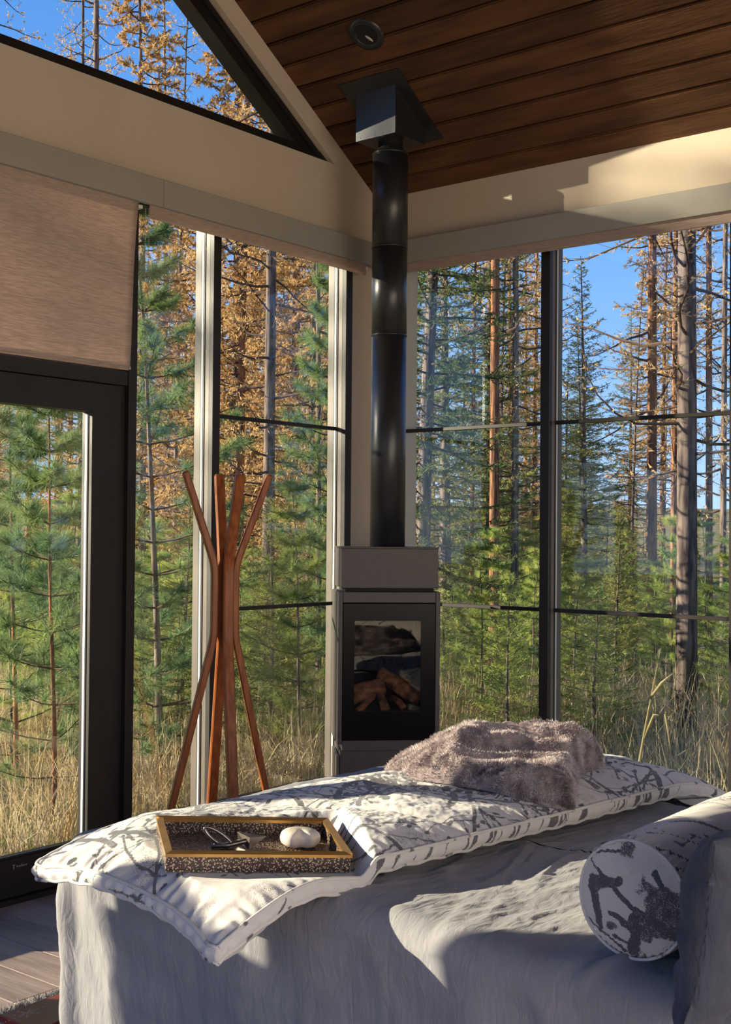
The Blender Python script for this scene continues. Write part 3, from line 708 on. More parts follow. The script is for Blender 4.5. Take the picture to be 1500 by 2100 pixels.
def bedtop(x, y):
    w1 = fbm(x * 2.4 + 5, y * 3.6, 11, 3) * 0.022
    ph = x * 0.55 + y
    w2 = np.maximum(0, ridge(x * 2.2 + y * 1.1, y * 9.0 - x * 2.4, 5) - 0.62) * 0.014
    w3 = fbm(x * 16, y * 34 + x * 9, 31, 3) * 0.0070 + fbm(x * 55, y * 75, 36, 2) * 0.0030
    w4 = np.maximum(0, ridge(x * 7.0 - y * 3.0, y * 22.0 + x * 6, 15) - 0.72) * 0.010
    fold = 0.016 * np.exp(-((y + 2.93 + 0.9 * (x + 2.9)) / 0.016) ** 2) * sstep(-2.80, -2.90, x) - 0.006 * np.exp(-((y + 2.89 + 0.9 * (x + 2.9)) / 0.014) ** 2) * sstep(-2.80, -2.90, x)
    return w1 + w2 + w3 + w4 + fold
rings = []
for ins in np.concatenate([np.linspace(0.757, 0.07, 85)]):
    P = ring_pts(ins); z = BZ + bedtop(P[:, 0], P[:, 1]); rings.append(np.column_stack([P, z]))
base = ring_pts(0.0); cx_, cy_ = (BX0 + BX1) / 2, (BY0 + BY1) / 2
nrm = np.gradient(base, axis=0); nrm = np.stack([nrm[:, 1], -nrm[:, 0]], 1); nrm /= np.linalg.norm(nrm, axis=1)[:, None]
arc = np.arange(len(base)) / len(base) * 7.1
for th_ in np.linspace(8, 82, 9):
    t = math.radians(th_); ins = 0.07 - 0.07 * math.sin(t); P = ring_pts(0.0) - nrm * ins
    z = BZ - 0.07 * (1 - math.cos(t)) + bedtop(P[:, 0], P[:, 1]) * (1 - th_ / 100); rings.append(np.column_stack([P, z]))
for zz in np.linspace(BZ - 0.08, 0.012, 46):
    dn = (BZ - zz) / BZ
    off_ = -0.05 * dn + 0.016 * np.sin(arc * 9 + 2.5 * fbm(arc * 2, arc * 0 + 3, 9)) * dn ** 1.2 + 0.05 * fbm(arc * 6, np.full_like(arc, zz * 1.8), 21, 4) * (0.3 + dn) + 0.012 * (ridge(arc * 7 + zz * 3, np.full_like(arc, zz * 2.0), 29) - 0.5) + 0.02 * fbm(arc * 3 + zz * 8, arc * 1.0 + zz * 9, 28, 3)
    # pleat at the foot corner
    dcor = np.hypot(base[:, 0] - BX0, base[:, 1] - BY1); off_ += 0.035 * np.exp(-((dcor - 0.03) / 0.03) ** 2) * sstep(0.0, 0.3, dn) - 0.045 * np.exp(-((base[:, 0] - BX0 - 0.075) / 0.025) ** 2) * np.exp(-((base[:, 1] - BY1) / 0.05) ** 2)
    P = base + nrm * off_[:, None]; rings.append(np.column_stack([P, np.full(len(P), zz)]))
NP = len(base); Vb = np.concatenate(rings); nr = len(rings)
i = np.arange(nr - 1)[:, None] * NP + np.arange(NP)[None, :]; j = np.arange(nr - 1)[:, None] * NP + (np.arange(NP)[None, :] + 1) % NP
Fb = np.stack([i, j, j + NP, i + NP], -1).reshape(-1, 4)[:, ::-1]
put('linen_cover', Vb, Fb, MT['linen'], bed, True)
bbox('mattress', BX0 + 0.10, BX1 - 0.10, BY0 + 0.10, BY1 - 0.10, 0.30, 0.54, MT['linen'], bed, 0.05)
bbox('bed_base', BX0 + 0.12, BX1 - 0.12, BY0 + 0.12, BY1 - 0.12, 0.03, 0.30, MT['stove'], bed, 0.01)

# ------------------------------------------------------------------ printed quilt across the foot of the bed
QA = math.radians(-6.7); qa = np.array([math.cos(QA), math.sin(QA)]); qn = np.array([-math.sin(QA), math.cos(QA)]); qc = np.array([-2.177, -1.955])
LU, LV = 1.06, 0.372
def qbase(x):
    return 0.612 - 0.50 * np.maximum(0, -2.86 - x) ** 2 - 0.75 * np.maximum(0, x + 1.52) ** 2
def qlocal(x, y):
    dx, dy = x - qc[0], y - qc[1]; return dx * qa[0] + dy * qa[1], dx * qn[0] + dy * qn[1]
def qpuff(s, t):
    e = np.clip(1 - np.abs(s) ** 7, 0, 1) ** 0.55 * np.clip(1 - np.abs(t) ** 3.2, 0, 1) ** 0.6
    return 0.060 * e
# tray: it follows the slight fall of the quilt towards the bed head
t_ex, t_ey, t_n = np.array([0.7978, -0.5999, -0.0600]), np.array([0.6029, 0.7939, 0.0794]), np.array([0.0, -0.0995, 0.9950])
tc3 = np.array([-2.9348, -1.9623, 0.6998]) - t_n * 0.047; tc_ = tc3[:2]; tdir, tper = t_ex[:2], t_ey[:2]
TL, TWD, TZ = 0.214, 0.136, tc3[2]
def qtop(x, y, wr=True):
    u, v = qlocal(x, y); s = np.clip(u / LU, -1, 1); t = np.clip(v / LV, -1, 1)
    z = qbase(x) + 0.036 + qpuff(s, t)
    if wr:
        ed = np.clip(1 - np.maximum(np.abs(s) ** 6, np.abs(t) ** 4), 0, 1)
        z = z + 0.030 * fbm(u * 5, v * 6, 41, 3) * ed + 0.020 * (ridge(u * 4 + v * 2, v * 5 - u * 1.2, 44) - 0.5) * ed + 0.010 * fbm(u * 22, v * 22, 47, 3) * ed + 0.006 * fbm(u * 55, v * 55, 48, 2) * ed
        z = z - 0.012 * np.exp(-((np.mod(u + 0.4 * v + 5, 0.34) - 0.17) / 0.018) ** 2) * ed
        le = LV * (1 - 0.03 * (1 - np.clip(np.abs(u / LU), 0, 1) ** 8)) - np.abs(v); ue = LU * (1 - 0.025 * (1 - np.clip(np.abs(v / LV), 0, 1) ** 2) + 0.012 * np.clip(np.abs(v / LV), 0, 1) ** 4) - np.abs(u)
        le = np.maximum(le, 0); ue = np.maximum(ue, 0)
        g1 = (le / 0.016) * np.exp(1 - le / 0.016); g2 = (ue / 0.020) * np.exp(1 - ue / 0.020)
        z = z + 0.0018 * np.sin(u * 190 + 5 * fbm(u * 9, v * 3, 50)) * g1 * np.clip(ue / 0.02, 0, 1) + 0.004 * np.sin(v * 120 + 14 * fbm(v * 9, u * 3, 51)) * g2 * np.clip(le / 0.02, 0, 1)
    # the tray's weight presses the quilt flat
    a = np.abs((x - tc_[0]) * tdir[0] + (y - tc_[1]) * tdir[1]) / (TL + 0.01); b = np.abs((x - tc_[0]) * tper[0] + (y - tc_[1]) * tper[1]) / (TWD + 0.01)
    bs = ((x - tc_[0]) * tper[0] + (y - tc_[1]) * tper[1]) / (TWD + 0.01)
    m_ = (1 - sstep(1.0, 1.25, a)) * np.where(bs < 0, 1 - sstep(1.0, 2.0, b), 1 - sstep(1.0, 1.4, b))
    return z * (1 - m_) + np.minimum(z, TZ - 0.003 + 0.1 * (y - tc_[1])) * m_
def seg_ink(U, V, segs):
    ink = np.zeros(U.shape)
    for (x0, y0, x1, y1, w0, w1) in segs:
        dx, dy = x1 - x0, y1 - y0; l2 = dx * dx + dy * dy + 1e-9
        lo_u, hi_u = min(x0, x1) - 0.06, max(x0, x1) + 0.06; lo_v, hi_v = min(y0, y1) - 0.06, max(y0, y1) + 0.06
        m_ = (U > lo_u) & (U < hi_u) & (V > lo_v) & (V < hi_v)
        if not m_.any(): continue
        u_, v_ = U[m_], V[m_]; t = np.clip(((u_ - x0) * dx + (v_ - y0) * dy) / l2, 0, 1)
        d = np.hypot(u_ - x0 - t * dx, v_ - y0 - t * dy); w = w0 + (w1 - w0) * t
        ink[m_] = np.maximum(ink[m_], sstep(w * 1.25, w * 0.75, d))
    return ink
def branches(region, n, seed, wmain=0.011, lm=0.7):
    r = random.Random(seed); segs = []
    def grow(x, y, a, w, l, depth):
        st = 0.035
        for i in range(int(l / st)):
            a += r.uniform(-0.22, 0.22); nx, ny = x + st * math.cos(a), y + st * math.sin(a); w2 = w * 0.965
            segs.append((x, y, nx, ny, w, w2)); x, y, w = nx, ny, w2
            if depth < 2 and r.random() < (0.50 if depth == 0 else 0.28):
                grow(x, y, a + r.choice([-1, 1]) * r.uniform(0.6, 1.2), w * r.uniform(0.32, 0.55), l * r.uniform(0.18, 0.38), depth + 1)
            if depth > 0 and r.random() < 0.25:
                b = a + r.uniform(-1.5, 1.5); segs.append((x, y, x + 0.012 * math.cos(b), y + 0.012 * math.sin(b), 0.0055, 0.007))
        segs.append((x, y, x + 0.01 * math.cos(a), y + 0.01 * math.sin(a), 0.006, 0.004))
    for i in range(n):
        x = region[0] + (region[1] - region[0]) * ((i + r.random()) / n); y = r.uniform(region[2], region[3])
        grow(x, y, r.choice([0.9, 1.1, -2.2, 2.4, -0.9, 1.35]) + r.uniform(-0.25, 0.25), wmain * r.uniform(0.6, 1.25), lm * r.uniform(0.6, 1.2), 0)
    return segs
quilt = thing('printed_quilt', (-2.177, -1.955, 0.60), 'cream quilted runner with charcoal branch print folded across the bed foot', 'quilt')
NU, NV = 680, 290
S, Tt = np.meshgrid(np.linspace(-1, 1, NU), np.linspace(-1, 1, NV), indexing='ij')
def qedge(S, Tt):
    U = LU * S * (1 - 0.025 * (1 - Tt ** 2) + 0.012 * Tt ** 4); V_ = LV * Tt * (1 - 0.03 * (1 - S ** 8) + 0.0 * S)
    rc = 0.05; k_ = 1 - 0.012 * (np.abs(S) ** 30) * (np.abs(Tt) ** 30)
    return U * k_, V_ * k_
U, V_ = qedge(S, Tt)
X = qc[0] + U * qa[0] + V_ * qn[0]; Y = qc[1] + U * qa[1] + V_ * qn[1]
Z = qtop(X, Y)
Vq = np.stack([X, Y, Z], -1).reshape(-1, 3)
q_o = put('quilt_top', Vq, grid_faces(NU, NV), MT['quilt'], quilt, True)
segs = branches((-1.0, 1.0, -0.36, 0.36), 34, 5, 0.0092, 0.70) + branches((-1.05, 1.05, -0.36, 0.36), 46, 9, 0.0040, 0.45)
ink = seg_ink(U, V_, segs) * (0.86 + 0.9 * fbm(U * 20, V_ * 20, 66, 3))
speck = 0.42 * sstep(0.02, 0.22, fbm(U * 4.5, V_ * 4.5, 61, 3))
ink = np.maximum(ink, speck)
at_ = q_o.data.attributes.new('ink', 'FLOAT', 'POINT'); at_.data.foreach_set('value', ink.ravel().astype(np.float32))
# gusset round the edge and two lines of piping
sp = np.concatenate([np.stack([np.linspace(-1, 1, 420), np.full(420, -1.0)], 1), np.stack([np.full(160, 1.0), np.linspace(-1, 1, 160)], 1), np.stack([np.linspace(1, -1, 420), np.full(420, 1.0)], 1), np.stack([np.full(160, -1.0), np.linspace(1, -1, 160)], 1)])
eu, ev = qedge(sp[:, 0], sp[:, 1]); ex = qc[0] + eu * qa[0] + ev * qn[0]; ey = qc[1] + eu * qa[1] + ev * qn[1]; ez = qtop(ex, ey)
ins_ = 0.010 * np.stack([np.sign(eu) * (np.abs(sp[:, 0]) > 0.999), np.sign(ev) * (np.abs(sp[:, 1]) > 0.999)], 1)
rows = []
arcq = np.arange(len(ex))
lowz = ez - 0.034 + 0.002 * np.sin(arcq * 0.35)
for f_ in np.linspace(0, 1, 6):
    bul = 0.010 * math.sin(math.pi * f_); ox = ins_[:, 0] * qa[0] + ins_[:, 1] * qn[0]; oy = ins_[:, 0] * qa[1] + ins_[:, 1] * qn[1]
    rows.append(np.stack([ex + ox * bul / 0.010 * 0.8 * (1 + 0.3 * np.sin(arcq * 0.7)), ey + oy * bul / 0.010 * 0.8 * (1 + 0.3 * np.sin(arcq * 0.7)), ez * (1 - f_) + lowz * f_], 1))
rows.append(np.stack([qc[0] + (ex - qc[0]) * 0.9, qc[1] + (ey - qc[1]) * 0.85, np.maximum(lowz - 0.004, qbase(ex) - 0.004)], 1))
Vg = np.concatenate(rows); n_ = len(ex)
i = np.arange(len(rows) - 1)[:, None] * n_ + np.arange(n_)[None, :]; j = np.arange(len(rows) - 1)[:, None] * n_ + (np.arange(n_)[None, :] + 1) % n_
g_o = put('quilt_gusset', Vg, np.stack([i, i + n_, j + n_, j], -1).reshape(-1, 4)[:, ::-1], MT['quilt'], quilt, True)
ink_e = np.concatenate([seg_ink(eu[None, :] * 0.97 + 0.006 * k_, ev[None, :] * 0.97, segs)[0] * 0.8 for k_ in range(len(rows))])
at_ = g_o.data.attributes.new('ink', 'FLOAT', 'POINT'); at_.data.foreach_set('value', ink_e.astype(np.float32))
for zz in (ez, lowz):
    V, T = tube(np.stack([np.append(ex, ex[0]), np.append(ey, ey[0]), np.append(zz, zz[0]) + 0.001], 1), 0.0048, 8, False)
    put('piping', V, T, MT['piping'], quilt, True)

# ------------------------------------------------------------------ faux fur throw heaped on the quilt
throw = thing('fur_throw', (-1.9, -2.05, 0.72), 'grey-brown faux fur throw heaped on the printed quilt', 'throw')
OUT = np.array([(-2.10, -1.72), (-2.17, -1.88), (-2.165, -2.0), (-2.16, -2.12), (-2.15, -2.24), (-2.10, -2.315), (-2.045, -2.335), (-1.97, -2.30), (-1.86, -2.24), (-1.72, -2.20), (-1.60, -2.19), (-1.53, -2.12), (-1.54, -1.97), (-1.62, -1.82), (-1.78, -1.70), (-1.95, -1.65)])
def smooth_loop(P, n):
    k_ = len(P); t = np.arange(n) / n * k_; i = np.floor(t).astype(int); f = (t - i)[:, None]
    p0, p1, p2, p3 = P[(i - 1) % k_], P[i % k_], P[(i + 1) % k_], P[(i + 2) % k_]
    return 0.5 * ((2 * p1) + (-p0 + p2) * f + (2 * p0 - 5 * p1 + 4 * p2 - p3) * f ** 2 + (-p0 + 3 * p1 - 3 * p2 + p3) * f ** 3)
NA, NR = 300, 90
ol = smooth_loop(OUT, NA); ctr = np.array([-1.86, -2.04])
rr = np.linspace(0, 1, NR) ** 0.8
TX = ctr[0] + (ol[:, 0] - ctr[0])[:, None] * rr; TY = ctr[1] + (ol[:, 1] - ctr[1])[:, None] * rr
def throw_z(x, y, r):
    g = qtop(x, y, False)
    pk = np.exp(-(((x + 1.82) / 0.26) ** 2 + ((y + 2.10) / 0.22) ** 2))
    pk2 = 0.5 * np.exp(-(((x + 2.02) / 0.16) ** 2 + ((y + 1.90) / 0.20) ** 2))
    hgt = 0.026 + 0.085 * pk + 0.10 * pk2
    a = 0.75; p = x * math.cos(a) + y * math.sin(a); q = -x * math.sin(a) + y * math.cos(a)
    f1 = ridge(p * 8 + 2.2 * fbm(x * 4, y * 4, 71), q * 2.6 + 1.5, 73) ** 1.5
    f2 = ridge(p * 27 + 2.5 * fbm(x * 6, y * 6, 72), q * 3.5, 76)
    z = g + (hgt + 0.070 * (f1 - 0.5) + 0.034 * (f2 - 0.5)) * np.clip(1 - r ** 9, 0, 1) ** 0.5 + 0.012 * fbm(x * 40, y * 40, 75, 2) * (1 - r ** 8)
    return np.maximum(z, g - 0.004)
TZm = throw_z(TX, TY, np.broadcast_to(rr, TX.shape))
Vt = np.stack([TX, TY, TZm], -1)
i = np.arange(NA)[:, None] * NR + np.arange(NR - 1)[None, :]; j = ((np.arange(NA) + 1) % NA)[:, None] * NR + np.arange(NR - 1)[None, :]
Ft = np.stack([i, i + 1, j + 1, j], -1).reshape(-1, 4)
put('throw_cloth', Vt.reshape(-1, 3), Ft, MT['throw'], throw, True)
# pile: short strands that lean with the fold
NS = 90000
ai = rng.integers(0, NA, NS); ri = np.minimum((rng.random(NS) ** 0.42 * (NR - 1)).astype(int), NR - 2)
fa, fr_ = rng.random(NS)[:, None], rng.random(NS)[:, None]
A, B, Cc, D = Vt[ai, ri], Vt[(ai + 1) % NA, ri], Vt[ai, ri + 1], Vt[(ai + 1) % NA, ri + 1]
P = (A * (1 - fa) + B * fa) * (1 - fr_) + (Cc * (1 - fa) + D * fa) * fr_
Nn = np.cross(Cc - A, B - A); Nn /= np.linalg.norm(Nn, axis=1)[:, None] + 1e-12; Nn *= np.sign(Nn[:, 2:3] + 1e-9)
rnd = rng.normal(0, 1, (NS, 3)); clump = np.stack([fbm(P[:, 0] * 60, P[:, 1] * 60, 81, 2), fbm(P[:, 0] * 60, P[:, 1] * 60, 85, 2), np.zeros(NS)], 1)
dirn = Nn + rnd * 0.35 + clump * 3.0; dirn /= np.linalg.norm(dirn, axis=1)[:, None]
sd = np.cross(dirn, rnd); sd /= np.linalg.norm(sd, axis=1)[:, None] + 1e-12
ln = (0.004 + 0.008 * rng.random(NS))[:, None]; wd = 0.0012
Vf = np.stack([P - Nn * 0.002 - sd * wd, P - Nn * 0.002 + sd * wd, P + dirn * ln], 1).reshape(-1, 3)
put('fur_pile', Vf, np.arange(NS * 3).reshape(-1, 3), MT['fur'], throw, kind='stuff')

# ------------------------------------------------------------------ tray with gilt rim, and what lies in it
tray = thing('serving_tray', tuple(tc3), 'dark speckled shagreen tray with a gilt rim on the printed quilt', 'tray')
TXF = Matrix.Translation(tuple(tc3)) @ Matrix(((t_ex[0], t_ey[0], t_n[0], 0), (t_ex[1], t_ey[1], t_n[1], 0), (t_ex[2], t_ey[2], t_n[2], 0), (0, 0, 0, 1)))
def tb(name, x0, x1, y0, y1, z0, z1, m, bev=0.001, seg=1): return bbox(name, x0, x1, y0, y1, z0, z1, m, tray, bev, xf=TXF, seg=seg)
tb('tray_floor', -TL, TL, -TWD, TWD, 0.0, 0.006, MT['shagreen'])
wt = 0.009; th = 0.036
tb('tray_side', -TL, TL, -TWD, -TWD + wt, 0.006, th, MT['shagreen']); tb('tray_side', -TL, TL, TWD - wt, TWD, 0.006, th, MT['shagreen'])
tb('tray_side', -TL, -TL + wt, -TWD + wt, TWD - wt, 0.006, th, MT['shagreen']); tb('tray_side', TL - wt, TL, -TWD + wt, TWD - wt, 0.006, th, MT['shagreen'])
def rim(p):
    V = []
    for (x, y, z) in p: V.append(TXF @ Vector((x, y, z)))
    V = np.array([tuple(v) for v in V]); put('gilt_rim', V, BOXF, MT['gilt'], tray)
ro, ri_ = 0.003, 0.013
for (sx_, sy_, ax) in ((0, -1, 'x'), (0, 1, 'x'), (-1, 0, 'y'), (1, 0, 'y')):
    if ax == 'x':
        yo, yi = sy_ * (TWD + ro), sy_ * (TWD - ri_); a = [(-TL - ro, yo), (TL + ro, yo), (TL - ri_, yi), (-TL + ri_, yi)]
    else:
        xo_, xi = sx_ * (TL + ro), sx_ * (TL - ri_); a = [(xo_, -TWD - ro), (xo_, TWD + ro), (xi, TWD - ri_), (xi, -TWD + ri_)]
    if sy_ == 1 or sx_ == 1: a = a[::-1]
    rim([(x, y, th) for x, y in a] + [(a[0][0], a[0][1], th + 0.007), (a[1][0], a[1][1], th + 0.007), (a[2][0], a[2][1], th + 0.011), (a[3][0], a[3][1], th + 0.011)])
tz = 0.006
def tl(x, y, z): return tuple(TXF @ Vector((x, y, z)))
# marble heart, cleft towards the bed head
hc = tl(0.127, 0.034, tz)
heart = thing('marble_heart', hc, 'cream marble heart-shaped stone lying in the shagreen tray', 'stone')
na, nb_ = 80, 40
Vh = []
for ib in range(nb_ + 1):
    ph = math.pi * ib / nb_ - math.pi / 2
    for ia in range(na):
        t = 2 * math.pi * ia / na; td_ = t if t < math.pi else 2 * math.pi - t
        hx = 0.050 * math.copysign(abs(math.sin(t)) ** 0.85, math.sin(t)); hy = -0.038 * (math.cos(t) - 0.40 * math.exp(-td_ ** 2 / 0.10))
        c_ = abs(math.cos(ph)) ** 0.65; x, y = hx * c_, hy * c_
        z = 0.0225 * math.copysign(abs(math.sin(ph)) ** 0.8, math.sin(ph))
        if z > 0: z *= 1 - 0.40 * math.exp(-(x / 0.007) ** 2) * max(0.0, min(1.0, (0.004 - y) / 0.03))
        Vh.append((0.127 + x, 0.034 + y, z))
Vh = np.array(Vh); Vh[:, 2] -= Vh[:, 2].min() - tz; Vh = np.array([tl(*v) for v in Vh])
i = np.arange(nb_)[:, None] * na + np.arange(na)[None, :]; j = np.arange(nb_)[:, None] * na + (np.arange(na)[None, :] + 1) % na
put('heart_stone', Vh, np.stack([i, j, j + na, i + na], -1).reshape(-1, 4), MT['marble'], heart, True)
# metal arrow ornament: shaft, faceted head, looped tail
arrow = thing('arrow_ornament', tl(-0.04, 0.018, tz), 'polished dark metal arrow ornament with looped tail in the tray', 'ornament')
V, T = tube(np.array([tl(-0.092, 0.012, 0.0125), tl(-0.05, 0.014, 0.015), tl(-0.02, 0.016, 0.022), tl(0.002, 0.018, 0.027)]), [0.0062, 0.0068, 0.0068, 0.0064], 12)
put('shaft', V, T, MT['gunmetal'], arrow, True)
hv = np.array([tl(-0.029, 0.040, 0.040), tl(-0.003, 0.006, 0.036), tl(-0.003, 0.002, 0.0075), tl(-0.024, 0.040, 0.012), tl(0.040, 0.014, 0.038)])
put('arrow_head', hv, np.array([(1, 2, 4), (0, 1, 4), (3, 0, 4), (2, 3, 4), (0, 3, 2), (0, 2, 1)]), MT['gunmetal'], arrow)
t = np.linspace(0, 2 * np.pi, 49)
lp = np.array([tl(-0.076 + 0.033 * math.cos(q) * -1 + 0.0075 * math.sin(q), 0.020 + 0.006 * math.cos(q), 0.031 + 0.0215 * math.cos(q) + 0.0085 * math.sin(q)) for q in t])
V, T = tube(lp, 0.0046, 10, False); put('tail_loop', V, T, MT['gunmetal'], arrow, True)

# ------------------------------------------------------------------ bolster
bol = thing('bolster', (-2.3, -2.955, BZ), 'round printed bolster cushion with charcoal branches lying on grey linen', 'cushion')
br_ = 0.118; bzc = BZ + br_ + 0.002; bcy = -2.945
n1, n2 = 260, 180
L0, L1 = -2.90, -1.60
s_ = np.linspace(0, 1, n1); a_ = np.arange(n2) * 2 * np.pi / n2
SS, AA = np.meshgrid(s_, a_, indexing='ij')
# profile: domed end, gathered seam, cylinder
plen = np.concatenate([np.linspace(0, 1, 70) ** 0.9 * 0.0 - 0.0, np.zeros(0)])
prx, prr = [], []
for q in np.linspace(0, 1, 70): prx.append(L0 - 0.022 * (1 - q ** 2.2) + 0.0); prr.append(br_ * 0.94 * q)
for q in np.linspace(0, 1, 12)[1:]: prx.append(L0 + 0.016 * q); prr.append(br_ * (0.94 + 0.06 * math.sin(q * math.pi / 2)))
for q in np.linspace(0, 1, 170)[1:]: prx.append(L0 + 0.016 + q * (L1 - L0 - 0.03)); prr.append(br_ * (1 + 0.02 * math.sin(q * 5)))
prx, prr = np.array(prx), np.array(prr); n1 = len(prx)
AA = np.broadcast_to(a_, (n1, n2)); RR = np.broadcast_to(prr[:, None], (n1, n2)); PX = np.broadcast_to(prx[:, None], (n1, n2)).copy()
wr_ = 0.010 * fbm(np.cos(AA) * 3 + PX * 6, np.sin(AA) * 3 + PX * 4, 91, 3) + 0.003 * np.sin(AA * 46 + 3 * np.sin(AA * 5)) * np.exp(-((PX - L0 - 0.012) / 0.022) ** 2) * (RR > br_ * 0.6)
R2 = RR * (1 + wr_ / br_ * (RR / br_)); PX = PX + 0.010 * fbm(RR * np.cos(AA) * 28, RR * np.sin(AA) * 28, 95, 2) * (RR < br_ * 0.9)
Yb, Zb = bcy + R2 * np.cos(AA), bzc + R2 * np.sin(AA) * (1 - 0.04 * (np.sin(AA) < -0.5))
Vb = np.stack([PX, Yb, Zb], -1).reshape(-1, 3)
i = np.arange(n1 - 1)[:, None] * n2 + np.arange(n2)[None, :]; j = np.arange(n1 - 1)[:, None] * n2 + (np.arange(n2)[None, :] + 1) % n2
bo = put('bolster_body', Vb, np.stack([i, i + n2, j + n2, j], -1).reshape(-1, 4)[:, ::-1], MT['bolster_cloth'], bol, True)
r = random.Random(12)
fs = [(-0.10, 0.07, 0.0, 0.0, 0.005, 0.007), (0.0, 0.0, 0.075, -0.055, 0.007, 0.010), (0.02, -0.02, 0.01, -0.10, 0.012, 0.022), (-0.02, 0.09, -0.10, 0.075, 0.004, 0.006), (-0.075, 0.02, -0.02, 0.035, 0.022, 0.012), (-0.075, 0.02, -0.06, -0.06, 0.016, 0.010), (-0.04, -0.03, 0.02, -0.05, 0.009, 0.014), (-0.09, -0.05, -0.01, -0.105, 0.004, 0.006), (0.05, 0.06, 0.085, 0.02, 0.010, 0.006), (0.05, -0.03, 0.10, -0.06, 0.016, 0.012), (-0.03, -0.075, 0.0, -0.085, 0.009, 0.006)]
fs = [(a_, b_, c_, d_, e_ * 0.7, f_ * 0.7) for a_, b_, c_, d_, e_, f_ in fs]
ey_, ez_ = -RR * np.cos(AA), RR * np.sin(AA)
wy, wz = ey_ + 0.02 * fbm(ey_ * 30, ez_ * 30, 121, 3), ez_ + 0.02 * fbm(ey_ * 30, ez_ * 30, 125, 3)
ends = np.maximum(seg_ink(wy, wz, fs) * 0.8, 0.72 * sstep(0.03, 0.10, fbm(ey_ * 13 + 4, ez_ * 13, 128, 4)))
body_i = seg_ink((AA - np.pi) * br_, PX - L0, branches((-0.37, 0.37, 0.0, 1.2), 12, 33, 0.012, 0.7) + branches((-0.37, 0.37, 0.0, 1.2), 14, 37, 0.006, 0.4))
body_i = body_i * 0.85; inkb = np.where((np.arange(n1) < 72)[:, None], ends, body_i)
at_ = bo.data.attributes.new('ink', 'FLOAT', 'POINT'); at_.data.foreach_set('value', inkb.ravel().astype(np.float32))
pa = np.linspace(0, 2 * np.pi, 121)
V, T = tube(np.stack([np.full(121, L0 + 0.002), bcy + br_ * 0.955 * np.cos(pa), bzc + br_ * 0.955 * np.sin(pa)], 1), 0.0032, 8, False); put('piping', V, T, MT['piping'], bol, True)

# ------------------------------------------------------------------ slate pillow in front of the bolster
pil = thing('slate_pillow', (-2.62, -3.26, BZ), 'dark slate linen pillow with frayed edge leaning beside the bolster', 'pillow')
n1, n2 = 120, 100
S, Tt = np.meshgrid(np.linspace(-1, 1, n1), np.linspace(-1, 1, n2), indexing='ij')
def pillow_side(sg):
    e = np.clip(1 - np.abs(S) ** 3.4, 0, 1) ** 0.6 * np.clip(1 - np.abs(Tt) ** 3.4, 0, 1) ** 0.6
    d = sg * (0.088 * e + 0.004) + 0.030 * fbm(S * 2.6 + sg, Tt * 3, 101, 4) + 0.040 * (ridge(S * 4 + Tt * 2.5, Tt * 1.6 - S * 0.6, 105 + sg) - 0.5) * e
    a = 0.36 * S * (1 - 0.05 * (1 - Tt ** 2)); b = 0.185 * Tt * (1 - 0.07 * (1 - S ** 2)) + 0.02 * fbm(S * 3, Tt * 0 + 1, 108)
    return a, b, d
tilt = 0.14
px_, py_, pz_ = [], [], []
Vp = []
for sg in (-1, 1):
    a, b, d = pillow_side(sg)
    # local: a along x, b up the slope, d thickness (towards the bolster for +)
    X = -2.79 + a + 0.03 * b; Yp = -3.185 + d * math.cos(tilt) - b * math.sin(tilt); Zp = BZ + 0.135 + b * math.cos(tilt) + d * math.sin(tilt)
    Vp.append(np.stack([X, Yp, Zp], -1).reshape(-1, 3))
Vp = np.concatenate(Vp); g = grid_faces(n1, n2)
bd = np.concatenate([np.arange(n2), np.arange(1, n1) * n2 + n2 - 1, (n1 - 1) * n2 + np.arange(n2 - 2, -1, -1), np.arange(n1 - 2, 0, -1) * n2]); N0 = n1 * n2
strip = np.stack([bd, np.roll(bd, -1), np.roll(bd, -1) + N0, bd + N0], 1)
put('pillow_case', Vp, np.concatenate([g, g[:, ::-1] + N0, strip]), MT['slate'], pil, True)
# frayed hem: short threads along the near edge
hm = []
for q in range(260):
    i0 = bd[(q * 7) % len(bd)]; p = Vp[i0]; dv = np.array([-0.4 + 0.5 * random.random(), -0.2 * random.random(), -0.3 - 0.6 * random.random()]); dv = dv / np.linalg.norm(dv) * random.uniform(0.008, 0.02)
    hm.append((np.array([p - [0.0007, 0, 0], p + [0.0007, 0, 0], p + dv]), np.array([(0, 1, 2)])))
V, T = merge(hm); put('frayed_hem', V, T, MT['slate'], pil, kind='stuff')

# ------------------------------------------------------------------ rug and low red bench at the bed foot
rug = thing('shag_rug', (-2.2, -1.9, 0), 'pale grey shag rug lying under the bed', 'rug')
bbox('rug_base', -3.62, -0.85, -2.9, -0.925, 0.0, 0.012, MT['rug'], rug, 0.003)
NT = 16000
px0 = np.stack([rng.uniform(-3.6, -2.5, NT), -0.915 - rng.random(NT) ** 1.3 * 0.42, np.full(NT, 0.008)], 1)
dv = rng.normal(0, 1, (NT, 3)) * 0.55 + np.array([0, 0.1, 1.0]); dv /= np.linalg.norm(dv, axis=1)[:, None]
sdv = np.cross(dv, rng.normal(0, 1, (NT, 3))); sdv /= np.linalg.norm(sdv, axis=1)[:, None]
ln = rng.uniform(0.012, 0.028, NT)[:, None]
V = np.stack([px0 - sdv * 0.0022, px0 + sdv * 0.0022, px0 + dv * ln + sdv * 0.001], 1).reshape(-1, 3)
put('rug_pile', V, np.arange(NT * 3).reshape(-1, 3), MT['rug'], rug, kind='stuff')
bench = thing('low_bench', (-2.3, -1.15, 0.012), 'low red lacquered bench with pale star scratches at the bed foot', 'bench')
bbox('bench_top', -3.012, -1.55, -1.232, -1.064, 0.054, 0.072, MT['red'], bench, 0.003, seg=2)
